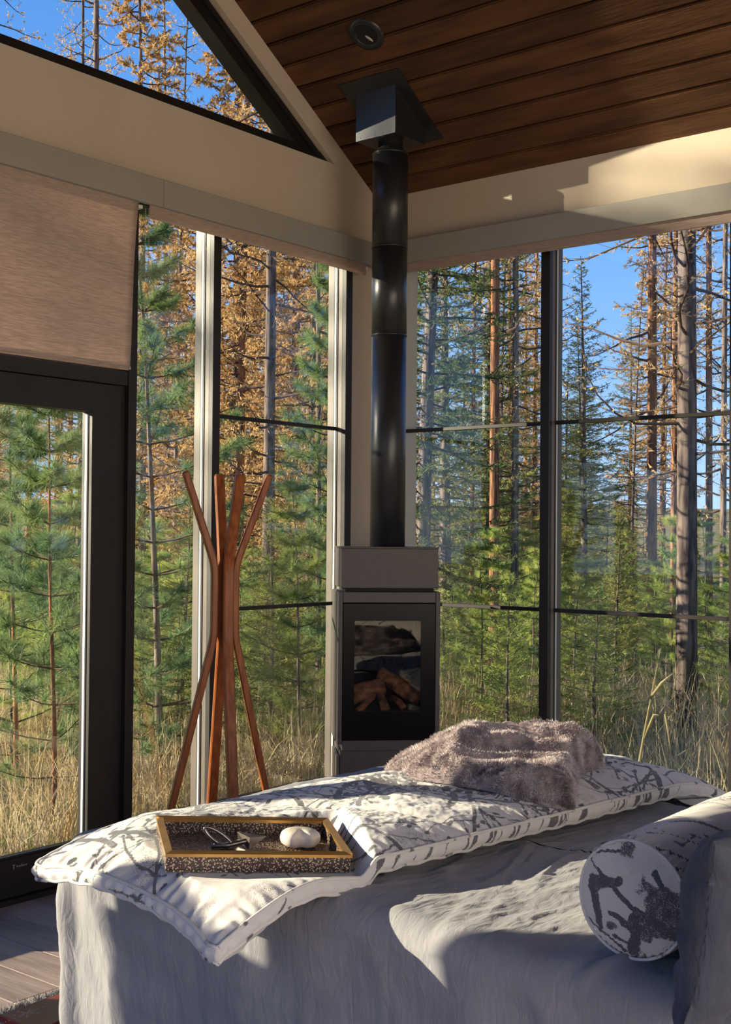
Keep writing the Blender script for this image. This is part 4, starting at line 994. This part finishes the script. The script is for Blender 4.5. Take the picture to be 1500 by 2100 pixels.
for xx in (-2.93, -1.72): bbox('bench_foot', xx, xx + 0.09, -1.225, -1.075, 0.012, 0.054, MT['walnut'], bench, 0.003)
sc_ = []
for a, l in ((0.1, 0.09), (0.9, 0.05), (1.7, 0.06), (2.5, 0.05), (3.3, 0.10), (4.3, 0.04), (5.3, 0.05)):
    m_ = int(l / 0.004)
    for q in range(m_):
        if random.random() < 0.4: continue
        p = np.array([-2.955 + math.cos(a) * q * 0.004, -1.118 + math.sin(a) * q * 0.004 * 0.6]); w = 0.0007 + 0.0008 * random.random()
        sc_.append((boxv(p[0] - 0.0016, p[0] + 0.0016, p[1] - w, p[1] + w, 0.0719, 0.0723), BOXF))
V, T = merge(sc_); put('scratches', V, T, MT['red_mark'], bench, kind='stuff')

# ================================================================== outdoors
def gz(x, y):
    x = np.asarray(x, float); y = np.asarray(y, float); d = np.maximum(np.hypot(np.maximum(x, 0), np.maximum(y, 0)), 0)
    return -0.26 - 0.030 * np.minimum(d, 14) + 0.05 * np.maximum(0, d - 34) + 0.25 * fbm(x * 0.25, y * 0.25, 201, 3) * sstep(0.5, 4, d)
gx = np.concatenate([np.linspace(-60, -12, 14), np.linspace(-11, 24, 110), np.linspace(25, 130, 40)]); gy = np.concatenate([np.linspace(-70, -14, 14), np.linspace(-13, 24, 110), np.linspace(25, 130, 40)])
GX, GY = np.meshgrid(gx, gy, indexing='ij'); GZ = gz(GX, GY)
ins_m = (GX > XL - 0.3) & (GX < 0.3) & (GY > YB - 0.3) & (GY < 0.3); GZ[ins_m] = np.minimum(GZ[ins_m], -0.3)
ground = put('ground', np.stack([GX, GY, GZ], -1).reshape(-1, 3), grid_faces(len(gx), len(gy)), MT['ground'], kind='structure')

def blades(name, n, region, hmin, hmax, m, label, cat, seed, wid=0.0036, lean=0.60, clump=True, droop=0.30):
    r = np.random.default_rng(seed)
    P = []
    while sum(len(p) for p in P) < n:
        q = region(r, n)
        if clump: q = q[fbm(q[:, 0] * 1.3, q[:, 1] * 1.3, seed, 3) + 0.05 > r.uniform(-0.25, 0.25, len(q)) * 0.6]
        P.append(q)
    P = np.concatenate(P)[:n]; z0 = gz(P[:, 0], P[:, 1]) - 0.02
    h = r.uniform(hmin, hmax, n) * (0.7 + 0.6 * vnoise(P[:, 0] * 0.7, P[:, 1] * 0.7, seed + 3)); az = r.uniform(0, 2 * np.pi, n); le = np.clip(r.normal(0, lean, n), -0.95, 0.95)
    d = np.stack([np.cos(az), np.sin(az)], 1); pz = np.stack([-d[:, 1], d[:, 0]], 1); tw = r.uniform(0, np.pi, n); sdir = d * np.cos(tw)[:, None] + pz * np.sin(tw)[:, None]
    rows = []
    for t, w in ((0, 1.0), (0.4, 0.9), (0.75, 0.6), (1.0, 0.08)):
        ctr = P + d * (h * le * t ** 1.6)[:, None]; zz = z0 + h * (t - droop * np.abs(le) * t ** 3)
        for sg in (-1, 1): rows.append(np.column_stack([ctr + sdir * (sg * w * wid), zz]))
    V = np.stack(rows, 1).reshape(-1, 3); b = np.arange(n)[:, None] * 8
    Fq = np.concatenate([b + np.array([[0, 1, 3, 2]]), b + np.array([[2, 3, 5, 4]]), b + np.array([[4, 5, 7, 6]])])
    o = put(name, V, Fq, m, kind='stuff'); return tag(o, label, cat)
def reg_left(r, n): return np.stack([r.uniform(-4.5, 6, n), 1.3 + r.random(n) ** 1.4 * 8.0], 1)
def reg_right(r, n): return np.stack([0.9 + r.random(n) ** 1.4 * 10.0, r.uniform(-6.5, 7, n)], 1)
def reg_near(r, n): return np.stack([r.uniform(-5, 2, n), 0.25 + r.random(n) * 2.2], 1)
blades('dry_grass', 21000, reg_left, 0.15, 0.80, MT['dry_grass'], 'tall dry straw grass outside the glazed door', 'grass', 301)
blades('dry_grass', 20000, reg_right, 0.15, 0.72, MT['dry_grass'], 'tall dry straw grass outside the long window wall', 'grass', 302)
blades('green_grass', 16000, reg_near, 0.06, 0.16, MT['green_grass'], 'short green grass close outside the door', 'grass', 303, wid=0.003, clump=False)

# one tall dry stalk with a bent leaf outside the long window
st = thing('grass_stalk', (0.60, -1.12, -0.3), 'tall straw stalk with a bent leaf close outside the long window', 'grass')
p0 = np.array([0.60, -1.12, -0.3])
def rel(path): return np.array(path) + p0
V, T = tube(rel([(0, 0, 0), (0.01, -0.05, 0.40), (0.02, -0.12, 0.80), (0.03, -0.19, 1.17)]), [0.009, 0.008, 0.006, 0.002], 6); put('stem', V, T, MT['dry_grass'], st, True)
for pth in ([(0.02, -0.11, 0.72), (0.02, -0.16, 0.84), (0.02, -0.22, 0.85), (0.02, -0.25, 0.68)], [(0.01, -0.05, 0.40), (0.0, -0.12, 0.55), (0.0, -0.18, 0.48), (0.0, -0.30, 0.46)], [(0.01, -0.04, 0.34), (0.0, 0.04, 0.52), (0.0, 0.07, 0.46)], [(0.02, -0.14, 0.92), (0.02, -0.20, 1.00), (0.02, -0.27, 1.06)], [(0.01, -0.03, 0.3), (0.0, -0.10, 0.52), (0.0, -0.16, 0.62)]):
    V, T = tube(rel(pth), [0.008] * (len(pth) - 1) + [0.002], 4); put('leaf', V, T, MT['dry_grass'], st, True)

# ------------------------------------------------------------------ trees
def needles(P, D, L, Wd, r):
    """one slim triangle for each needle"""
    n = len(P); q = r.normal(0, 1, (n, 3)); s = np.cross(D, q); s /= np.linalg.norm(s, axis=1)[:, None] + 1e-9
    V = np.stack([P - s * Wd, P + s * Wd, P + D * L[:, None]], 1).reshape(-1, 3)
    return V, np.arange(n * 3).reshape(-1, 3)
def trunk_path(h, r, bend=0.02, n=14):
    t = np.linspace(0, 1, n); ax, ay = r.normal(0, bend, 2)
    return np.stack([h * ax * t ** 2 + 0.05 * np.sin(t * 7 + r.random() * 6) * bend * 20 * t, h * ay * t ** 2 + 0.05 * np.cos(t * 6 + r.random() * 6) * bend * 20 * t, h * t], 1)
def on_trunk(path, z): return np.array([np.interp(z, path[:, 2], path[:, k]) for k in range(3)])
def rot_dirs(az, el): return np.array([math.cos(az) * math.cos(el), math.sin(az) * math.cos(el), math.sin(el)])

def make_conifer(seed, h, r0, clear, lmax, nbr, twig=(0.10, 0.32), nd=9, nlen=(0.035, 0.07), nw=0.0055, droop=0.12, up=0.1, shape=0.8, tstep=0.11, keep=1.0, thick=0.10):
    """fir / larch: horizontal boughs carrying flat sprays of needled twigs"""
    r = np.random.default_rng(seed); tp_ = trunk_path(h, r)
    tr = tube(tp_, r0 * (1 - np.linspace(0, 1, len(tp_)) ** 1.1 * 0.93), 10)
    br, NPs, NDs = [], [], []
    for i in range(nbr):
        f = (i + r.random()) / nbr; z = clear + (h * 0.985 - clear) * f; o = on_trunk(tp_, z)
        L = lmax * ((1 - f) ** shape + 0.05) * r.uniform(0.55, 1.1) * (0.75 + 0.25 * min(1, f * 6)); az = i * 2.399 + r.normal(0, 0.4); el = up + r.normal(0, 0.12) + 0.5 * f
        t = np.linspace(0, 1, 5); dh = np.array([math.cos(az), math.sin(az), 0]); sideh = np.array([-dh[1], dh[0], 0]); wob = r.normal(0, 0.06)
        path = o + np.outer(L * t, dh) + np.outer(L * wob * t ** 2, sideh) + np.outer(L * (math.tan(el) * t - droop * 3.0 * t ** 1.5 + droop * 2.2 * t ** 3), [0, 0, 1])
        br.append(tube(path, np.linspace(r0 * thick * (0.5 + L / lmax * 0.6), 0.003, 5), 4, False))
        ns_ = max(3, int(L / tstep)); tt = 0.14 + 0.86 * (np.arange(ns_) + r.random(ns_)) / ns_
        for tk in tt:
            if r.random() > keep: continue
            for sg in (-1, 1):
                b = np.array([np.interp(tk, t, path[:, k]) for k in range(3)]); tl = r.uniform(*twig) * (1.15 - 0.6 * tk) * min(1, L / 0.8)
                a2 = az + sg * r.uniform(0.6, 1.15); td = rot_dirs(a2, el * 0.4 - 0.15 + r.normal(0, 0.2)); e = b + td * tl
                br.append((np.array([b - [0, 0, 0.003], b + [0, 0, 0.003], e]), np.array([(0, 1, 2)])))
                m_ = max(3, int(nd * tl / 0.2)); u = r.random(m_)[:, None]
                pp = b + td * tl * u; dd = td * 0.75 + r.normal(0, 0.5, (m_, 3)); dd /= np.linalg.norm(dd, axis=1)[:, None]
                NPs.append(pp); NDs.append(dd)
    NPs, NDs = np.concatenate(NPs), np.concatenate(NDs)
    return tr, merge(br), needles(NPs, NDs, r.uniform(nlen[0], nlen[1], len(NPs)), nw, r)

def make_pine(seed, h, r0, clear, lmax, nwh, per=5, tufts=5, nn=46, nlen=(0.09, 0.15), nw=0.0022, up=0.35):
    """young long-needled pine: whorls of upturned boughs ending in brushes"""
    r = np.random.default_rng(seed); tp_ = trunk_path(h, r, 0.03)
    tr = tube(tp_, r0 * (1 - np.linspace(0, 1, len(tp_)) * 0.85), 8); br, NPs, NDs = [], [], []
    def tuft(c, d, n):
        d = d / np.linalg.norm(d); u = r.random((n, 1)) * 0.10
        dd = d * 0.55 + r.normal(0, 0.55, (n, 3)); dd /= np.linalg.norm(dd, axis=1)[:, None]
        NPs.append(c - d * u); NDs.append(dd)
    for i in range(nwh):
        f = i / max(1, nwh - 1); z = clear + (h * 0.97 - clear) * f; o = on_trunk(tp_, z)
        for k in range(per):
            if r.random() < 0.12: continue
            az = k * 2 * math.pi / per + i * 0.7 + r.normal(0, 0.25); L = lmax * (1 - 0.78 * f ** 1.2) * r.uniform(0.55, 1.1); el = up * (0.5 + f) + r.normal(0, 0.12)
            t = np.linspace(0, 1, 5); dh = np.array([math.cos(az), math.sin(az), 0])
            path = o + np.outer(L * t, dh) + np.outer(L * (math.tan(el) * 0.4 * t + 0.28 * t ** 2.2), [0, 0, 1])
            br.append(tube(path, np.linspace(max(0.006, r0 * 0.28), 0.004, 5), 4, False))
            for q in range(tufts):
                tk = 0.30 + 0.70 * (q + r.random() * 0.5) / tufts; b = np.array([np.interp(tk, t, path[:, j]) for j in range(3)])
                if q == tufts - 1: tuft(path[-1], path[-1] - path[-2] + [0, 0, 0.05], nn)
                else:
                    a2 = az + r.choice([-1, 1]) * r.uniform(0.4, 1.0); td = rot_dirs(a2, 0.35 + r.normal(0, 0.2)); tl = r.uniform(0.10, 0.28) * min(1, L); e = b + td * tl
                    br.append((np.array([b - [0, 0, 0.003], b + [0, 0, 0.003], e]), np.array([(0, 1, 2)]))); tuft(e, td, nn)
    tuft(tp_[-1], np.array([0, 0, 1.0]), nn * 2)
    NPs, NDs = np.concatenate(NPs), np.concatenate(NDs)
    return tr, merge(br), needles(NPs, NDs, r.uniform(nlen[0], nlen[1], len(NPs)), nw, r)

def make_bare(seed, h, r0, clear, lmax, nbr, gold=0.35, nlen=(0.04, 0.08), nw=0.010, crown=0.0):
    """tall burnt or bare conifer: straight stem, crooked dead boughs with fine twigs and sparse gold needles"""
    r = np.random.default_rng(seed); tp_ = trunk_path(h, r, 0.010, 18)
    rad = r0 * (1 - np.linspace(0, 1, len(tp_)) ** 1.2 * 0.80); rad[0] *= 1.15
    tr = tube(tp_, rad, 14); br, NPs, NDs = [], [], []
    for i in range(nbr):
        f = (i + r.random()) / nbr; z = clear + (h * 0.99 - clear) * f; o = on_trunk(tp_, z); az = i * 2.399 + r.normal(0, 0.5)
        L = lmax * ((1 - f) ** 0.6 + 0.12) * r.uniform(0.35, 1.15); n_ = 7; p = o.copy(); path = [p.copy()]; a, el = az, r.normal(-0.15, 0.2)
        for k in range(n_ - 1):
            a += r.normal(0, 0.22); el += r.normal(0.09, 0.14); p = p + rot_dirs(a, el) * L / (n_ - 1); path.append(p.copy())
        path = np.array(path); br.append(tube(path, np.linspace(0.011 + 0.010 * L / max(lmax, 0.1), 0.003, n_), 4, False))
        for q in range(int(3 + L * 9)):
            tk = r.uniform(0.2, 1.0); b = np.array([np.interp(tk, np.linspace(0, 1, n_), path[:, j]) for j in range(3)])
            td = rot_dirs(az + r.choice([-1, 1]) * r.uniform(0.3, 1.4), r.normal(0.1, 0.45)); tl = r.uniform(0.10, 0.42) * min(1, 0.4 + L * 0.4); e = b + td * tl
            w = 0.0035; br.append((np.array([b - [0, 0, w], b + [0, 0, w], e]), np.array([(0, 1, 2)])))
            if r.random() < 0.6:
                e2 = b + td * tl * 0.6; t2 = rot_dirs(az + r.uniform(-2, 2), r.normal(0.2, 0.5)); br.append((np.array([e2 - [0, 0, 0.0028], e2 + [0, 0, 0.0028], e2 + t2 * tl * 0.5]), np.array([(0, 1, 2)])))
            m_ = r.poisson(gold * 14 * (0.4 + f))
            if m_:
                u = r.random((m_, 1)); dd = td * 0.4 + r.normal(0, 0.6, (m_, 3)); dd /= np.linalg.norm(dd, axis=1)[:, None]; NPs.append(b + td * tl * (0.2 + 0.9 * u)); NDs.append(dd)
    NPs, NDs = np.concatenate(NPs), np.concatenate(NDs)
    return tr, merge(br), needles(NPs, NDs, r.uniform(nlen[0], nlen[1], len(NPs)), nw, r)

PROTO = {}
def proto(key, data, bark, twigm, leafm):
    (a, b, c) = data
    PROTO[key] = (arr_mesh('trunk', *a, smooth=True), arr_mesh('boughs', *b), arr_mesh('needles', *c))
    for me, m in zip(PROTO[key], (bark, twigm, leafm)): me.materials.append(MT[m])
proto('fir', make_conifer(1, 9.5, 0.10, 0.9, 1.55, 200, nd=15, nw=0.008, nlen=(0.05, 0.10)), 'bark_grey', 'twig', 'fir_needle')
proto('fir2', make_conifer(2, 12.0, 0.13, 1.6, 1.9, 200, keep=0.9, droop=0.16, nd=14, nw=0.0095, nlen=(0.05, 0.11)), 'bark_grey', 'twig', 'fir_needle')
proto('bigfir', make_conifer(3, 13.0, 0.15, 2.0, 2.4, 220, droop=0.17, twig=(0.14, 0.42), nd=12, nw=0.008, nlen=(0.05, 0.11)), 'bark_grey', 'twig', 'dark_needle')
proto('shrubfir', make_conifer(4, 2.8, 0.030, 0.10, 0.85, 130, tstep=0.07, twig=(0.08, 0.22), nd=15, nlen=(0.04, 0.08), nw=0.006, up=0.3), 'bark_grey', 'twig', 'pine_needle')
proto('shrubfir2', make_conifer(14, 4.2, 0.040, 0.15, 1.05, 160, tstep=0.08, twig=(0.08, 0.25), nd=14, nlen=(0.04, 0.08), nw=0.0065, up=0.25), 'bark_grey', 'twig', 'fir_needle')
proto('pine', make_pine(5, 3.6, 0.024, 0.4, 0.85, 11, nn=62, nw=0.0034), 'bark_grey', 'twig', 'pine_needle')
proto('pine2', make_pine(6, 5.0, 0.030, 0.7, 1.15, 13, tufts=6, nn=64, nlen=(0.11, 0.19), nw=0.0034), 'bark_grey', 'twig', 'pine_needle')
proto('pine3', make_pine(8, 6.5, 0.042, 0.6, 1.35, 17, tufts=8, nn=64, nlen=(0.12, 0.20), nw=0.0034), 'bark_grey', 'twig', 'blue_needle')
proto('pine4', make_pine(18, 5.0, 0.028, 0.6, 1.2, 13, tufts=6, nn=70, nlen=(0.13, 0.22), nw=0.0032), 'bark_red', 'twig', 'blue_needle')
proto('red', make_bare(9, 21, 0.145, 5.5, 1.7, 80, 0.55, nw=0.013), 'bark_red', 'twig', 'gold_needle')
proto('red2', make_bare(10, 19, 0.120, 4.0, 1.5, 90, 0.8, nw=0.013), 'bark_red', 'twig', 'gold_needle')
proto('grey', make_bare(11, 18, 0.110, 3.0, 1.9, 110, 0.4, nw=0.013), 'bark_grey', 'twig', 'gold_needle')
proto('gold', make_bare(12, 17, 0.105, 2.0, 2.1, 170, 1.5, nw=0.016, nlen=(0.05, 0.11)), 'bark_red', 'twig', 'gold_needle')
proto('gold2', make_bare(15, 14, 0.085, 1.2, 1.8, 170, 1.8, nw=0.016, nlen=(0.05, 0.11)), 'bark_grey', 'twig', 'gold_needle')
proto('crown', make_conifer(16, 16, 0.14, 8.3, 1.9, 130, keep=0.75, nd=10, nw=0.009, nlen=(0.05, 0.11)), 'bark_red', 'twig', 'fir_needle')  # high crown shaped for the unseen pines that dim the sun
proto('thin', make_bare(13, 12.5, 0.055, 2.0, 0.95, 100, 0.2), 'bark_grey', 'twig', 'gold_needle')

NAMES = {'pine4': 'young_pine', 'crown': 'red_pine', 'fir': 'fir_tree', 'fir2': 'fir_tree', 'bigfir': 'fir_tree', 'shrubfir': 'young_fir', 'shrubfir2': 'young_fir', 'pine': 'young_pine', 'pine2': 'young_pine', 'pine3': 'pine_tree', 'red': 'red_pine', 'red2': 'red_pine', 'grey': 'bare_conifer', 'gold': 'larch_tree', 'gold2': 'larch_tree', 'thin': 'bare_conifer'}
def tree(key, x, y, s, rz, label, cat='tree', group=None, lean=(0, 0), sz=None):
    z = float(gz(x, y)) - 0.05
    o = thing(NAMES[key], (x, y, z), label, cat, group); o.rotation_euler = (lean[0], lean[1], rz); o.scale = (s, s, sz or s)
    for nm, me in zip(('trunk', 'boughs', 'needles'), PROTO[key]):
        c = bpy.data.objects.new(nm, me); COL.objects.link(c); c.parent = o
        if nm != 'trunk': c['kind'] = 'stuff'
    return o
#FOREST
TREES = [
    ('grey', 6.15, 1.07, 0.95, 0.85, 1.5, 'thick pine trunk, dark with shade, standing nearest the long window'),  # grey bark stands in for the shade on this trunk
    ('red2', 10.55, 3.58, 0.62, 0.85, 3.4, 'sunlit orange pine trunk just beside the thick dark trunk'),
    ('red2', 17.27, 6.41, 0.56, 0.80, 2.3, 'narrow orange pine trunk showing between two thicker trunks'),
    ('red2', 13.89, 4.22, 0.52, 0.80, 3.8, 'reddish pine trunk beyond the thick dark trunk, towards the wall end'),
    ('grey', 9.24, 2.02, 0.38, 0.70, 3.9, 'slim grey bare trunk at the far end of the long window'),
    ('thin', 18.58, 7.97, 0.66, 0.66, 0.4, 'thin bare conifer with a pointed top against blue sky'),
    ('fir', 12.65, 5.77, 0.70, 0.70, 0.1, 'open green fir with a pointed top against blue sky'),
    ('red', 6.68, 3.60, 0.42, 0.75, 5.3, 'red-barked pine trunk midway between the stove pipe and the mullion'),
    ('grey', 9.39, 5.03, 0.52, 0.75, 1.6, 'leaning grey trunk close to the long window mullion'),
    ('red2', 11.52, 7.17, 0.33, 0.60, 1.5, 'very slim orange trunk between stove pipe and red-barked pine'),
    ('bigfir', 3.75, 2.46, 0.52, 0.72, 6.3, 'dark green fir growing just behind the stove pipe'),
    ('fir2', 8.80, 5.76, 0.72, 0.75, 3.0, 'tall olive fir between the stove pipe and the mullion'),
    ('grey', 6.56, 6.94, 0.75, 0.85, 5.3, 'dark straight trunk behind the coat stand in the wide corner pane'),
    ('red2', 9.73, 9.38, 0.62, 0.80, 3.0, 'pale orange trunk to the stove side of the dark straight trunk'),
    ('gold', 8.47, 9.35, 0.72, 0.75, 4.0, 'golden larch filling the top of the wide corner pane'),
    ('gold2', 8.39, 7.86, 0.72, 0.72, 0.9, 'golden larch near the window corner post'),
    ('thin', 3.95, 3.81, 0.55, 0.80, 4.0, 'slender stem near the window corner beside the stove'),
    ('pine3', 0.83, 2.57, 0.70, 0.64, 5.5, 'long-needled green pine filling the narrow pane beside the door'),
    ('pine3', 2.14, 2.07, 0.55, 0.62, 3.3, 'long-needled pine outside the corner pane behind the stove'),
    ('pine4', -0.50, 1.99, 0.62, 0.60, 4.7, 'soft young pine with thin reddish stem outside the glazed door'),
    ('pine4', -0.16, 2.84, 0.66, 0.60, 4.2, 'young long-needled pine at the outer side of the glazed door'),
    ('shrubfir2', 1.41, 2.97, 0.62, 0.55, 0.4, 'dark bushy young fir low in the narrow pane'),
    ('shrubfir2', 1.47, 2.10, 0.60, 0.50, 4.8, 'dark bushy young fir low behind the coat stand'),
    ('pine', 1.30, 1.67, 0.62, 0.60, 3.7, 'young pine low in the wide corner pane'),
    ('grey', 9.01, 13.47, 0.78, 0.95, 1.9, 'big bare-branched conifer seen through the gable window'),
    ('grey', 10.77, 16.07, 0.62, 0.95, 0.2, 'second slimmer stem just behind the big bare conifer in the gable'),
    ('thin', 12.64, 15.34, 1.00, 1.08, 5.4, 'thin bare spire in the gable window'),
    ('gold', 9.45, 9.73, 0.62, 0.62, 3.0, 'orange-needled larch top in the gable window corner'),
]
for key, x, y, s, sz, rz, lab in TREES:
    tree(key, x, y, s, rz, lab, sz=sz)

# understory and far forest, spread over the wood in front of both window walls
fr = random.Random(21)
GROUPS = {'young_pine': ('bright green young pine', 'young pines of the understory'),
          'young_fir': ('bushy green young fir', 'young firs of the understory'),
          'fir_tree': ('green fir', 'firs deep in the forest'),
          'larch_tree': ('golden larch', 'golden larches deep in the forest'),
          'red_pine': ('orange-barked pine', 'orange pines deep in the forest'),
          'bare_conifer': ('bare grey conifer', 'bare conifers deep in the forest'),
          'pine_tree': ('long-needled pine', 'long-needled pines deep in the forest')}
taken = [(t[1], t[2]) for t in TREES]
def spot(d0, d1, spread, gap, left=17.5):
    for _ in range(60):
        d = d0 + (d1 - d0) * fr.random() ** 0.8; a = YAW + math.radians(fr.uniform(-spread, left))
        x, y = CAM.x + d * math.cos(a), CAM.y + d * math.sin(a)
        if x < 1.6 and y < 1.9: continue
        if d < 12.8 and -15.6 < math.degrees(a - YAW) < -13.4: continue      # keep the foot of the thick trunk clear
        if all((x - q[0]) ** 2 + (y - q[1]) ** 2 > gap * gap for q in taken):
            taken.append((x, y)); return x, y, d, a
    return None
PANES = ((-400, 0, 'beyond the hinge side of the glazed door'), (0, 195, 'outside the glazed door'), (195, 430, 'outside the narrow pane by the door'), (430, 705, 'outside the wide corner pane'),
         (705, 845, 'behind the stove pipe corner'), (845, 980, 'in the stove half of the inner long-window pane'), (980, 1125, 'in the mullion half of the inner long-window pane'), (1125, 1310, 'in the mullion half of the outer long-window pane'), (1310, 1500, 'in the far half of the outer long-window pane'), (1500, 4000, 'beyond the end of the long window'))
def add(key, p, s, sz):
    d = Vector((p[0], p[1], 1.4)) - CAM; dep = d.dot(Fw); u = 750 + FPX * d.dot(Rv) / dep if dep > 1 else 9e3
    where = next((w for a, b, w in PANES if a <= u < b), 'in the wood round the house'); rank = 'near' if dep < 16 else 'middle-distance' if dep < 30 else 'far'
    base_ = GROUPS[NAMES[key]][0]
    if dep <= 1 or where.startswith('in the wood'): rank = 'outlying'
    tree(key, p[0], p[1], s, fr.uniform(0, 6.28), rank + ' ' + base_ + ' ' + where, group=rank + ' ' + base_ + ('es ' if base_.endswith('ch') else 's ') + where, sz=sz)
for i in range(92):
    p = spot(9.6, 20, 21, 0.5)
    if p: add(fr.choice(['pine', 'pine', 'pine2', 'shrubfir', 'shrubfir', 'shrubfir2'] if p[2] > 15 else ['pine', 'pine', 'shrubfir']), p, fr.uniform(0.50, 0.80), fr.uniform(0.42, 0.62) if p[2] > 13 else fr.uniform(0.36, 0.56))
for i in range(52):
    p = spot(20, 34, 22, 0.9)
    if p: add(fr.choice(['pine2', 'shrubfir2', 'shrubfir', 'pine2', 'gold2' if p[3] > YAW else 'shrubfir2']), p, fr.uniform(0.6, 0.95), fr.uniform(0.45, 0.70))
OPEN = (-16.5, -7.5)          # a thinner stretch of wood where the sky shows
for i in range(100):
    p = spot(19, 62, 26, 1.0)
    if not p: continue
    off = math.degrees(p[3] - YAW); gap_ = OPEN[0] + 4 < off < OPEN[1] - 0.5
    if gap_: key = fr.choice(['shrubfir2', 'fir', 'fir']); s = fr.uniform(0.45, 0.6) * p[2] / 26
    elif off > 2: key = fr.choice(['fir', 'gold', 'gold', 'gold2', 'red2', 'red', 'grey', 'thin', 'red2', 'grey']); s = fr.uniform(0.7, 1.0)
    else: key = fr.choice(['fir', 'fir2', 'gold', 'gold', 'gold2', 'red2', 'red', 'red2', 'grey', 'thin']); s = fr.uniform(0.7, 1.05)
    add(key, p, s, s * fr.uniform(0.9, 1.1))
# two unseen tall pines placed beyond the gable to dim the low sun
tree('crown', -13.9, 17.7, 1.0, 0.4, 'unseen tall pine dimming the low sun beyond the gable, nearer of two')
tree('crown', -16.2, 18.6, 1.05, 2.2, 'unseen tall pine dimming the low sun beyond the gable, farther of two')
# the wood goes on round the house, but for the gap the low sun shines through
for i in range(60):
    a = math.radians(fr.uniform(38.9 + 27, 38.9 + 333) if i < 38 else fr.uniform(-70, -5)); d = fr.uniform(13, 34); x, y = -3 + d * math.cos(a), -3 + d * math.sin(a)
    if y > -2 and -7.5 < x + 0.74 * y < 24: continue
    add(fr.choice(['fir', 'fir2', 'bigfir', 'fir2', 'gold', 'red2', 'grey', 'pine3']), (x, y), fr.uniform(0.8, 1.1), fr.uniform(0.8, 1.1))
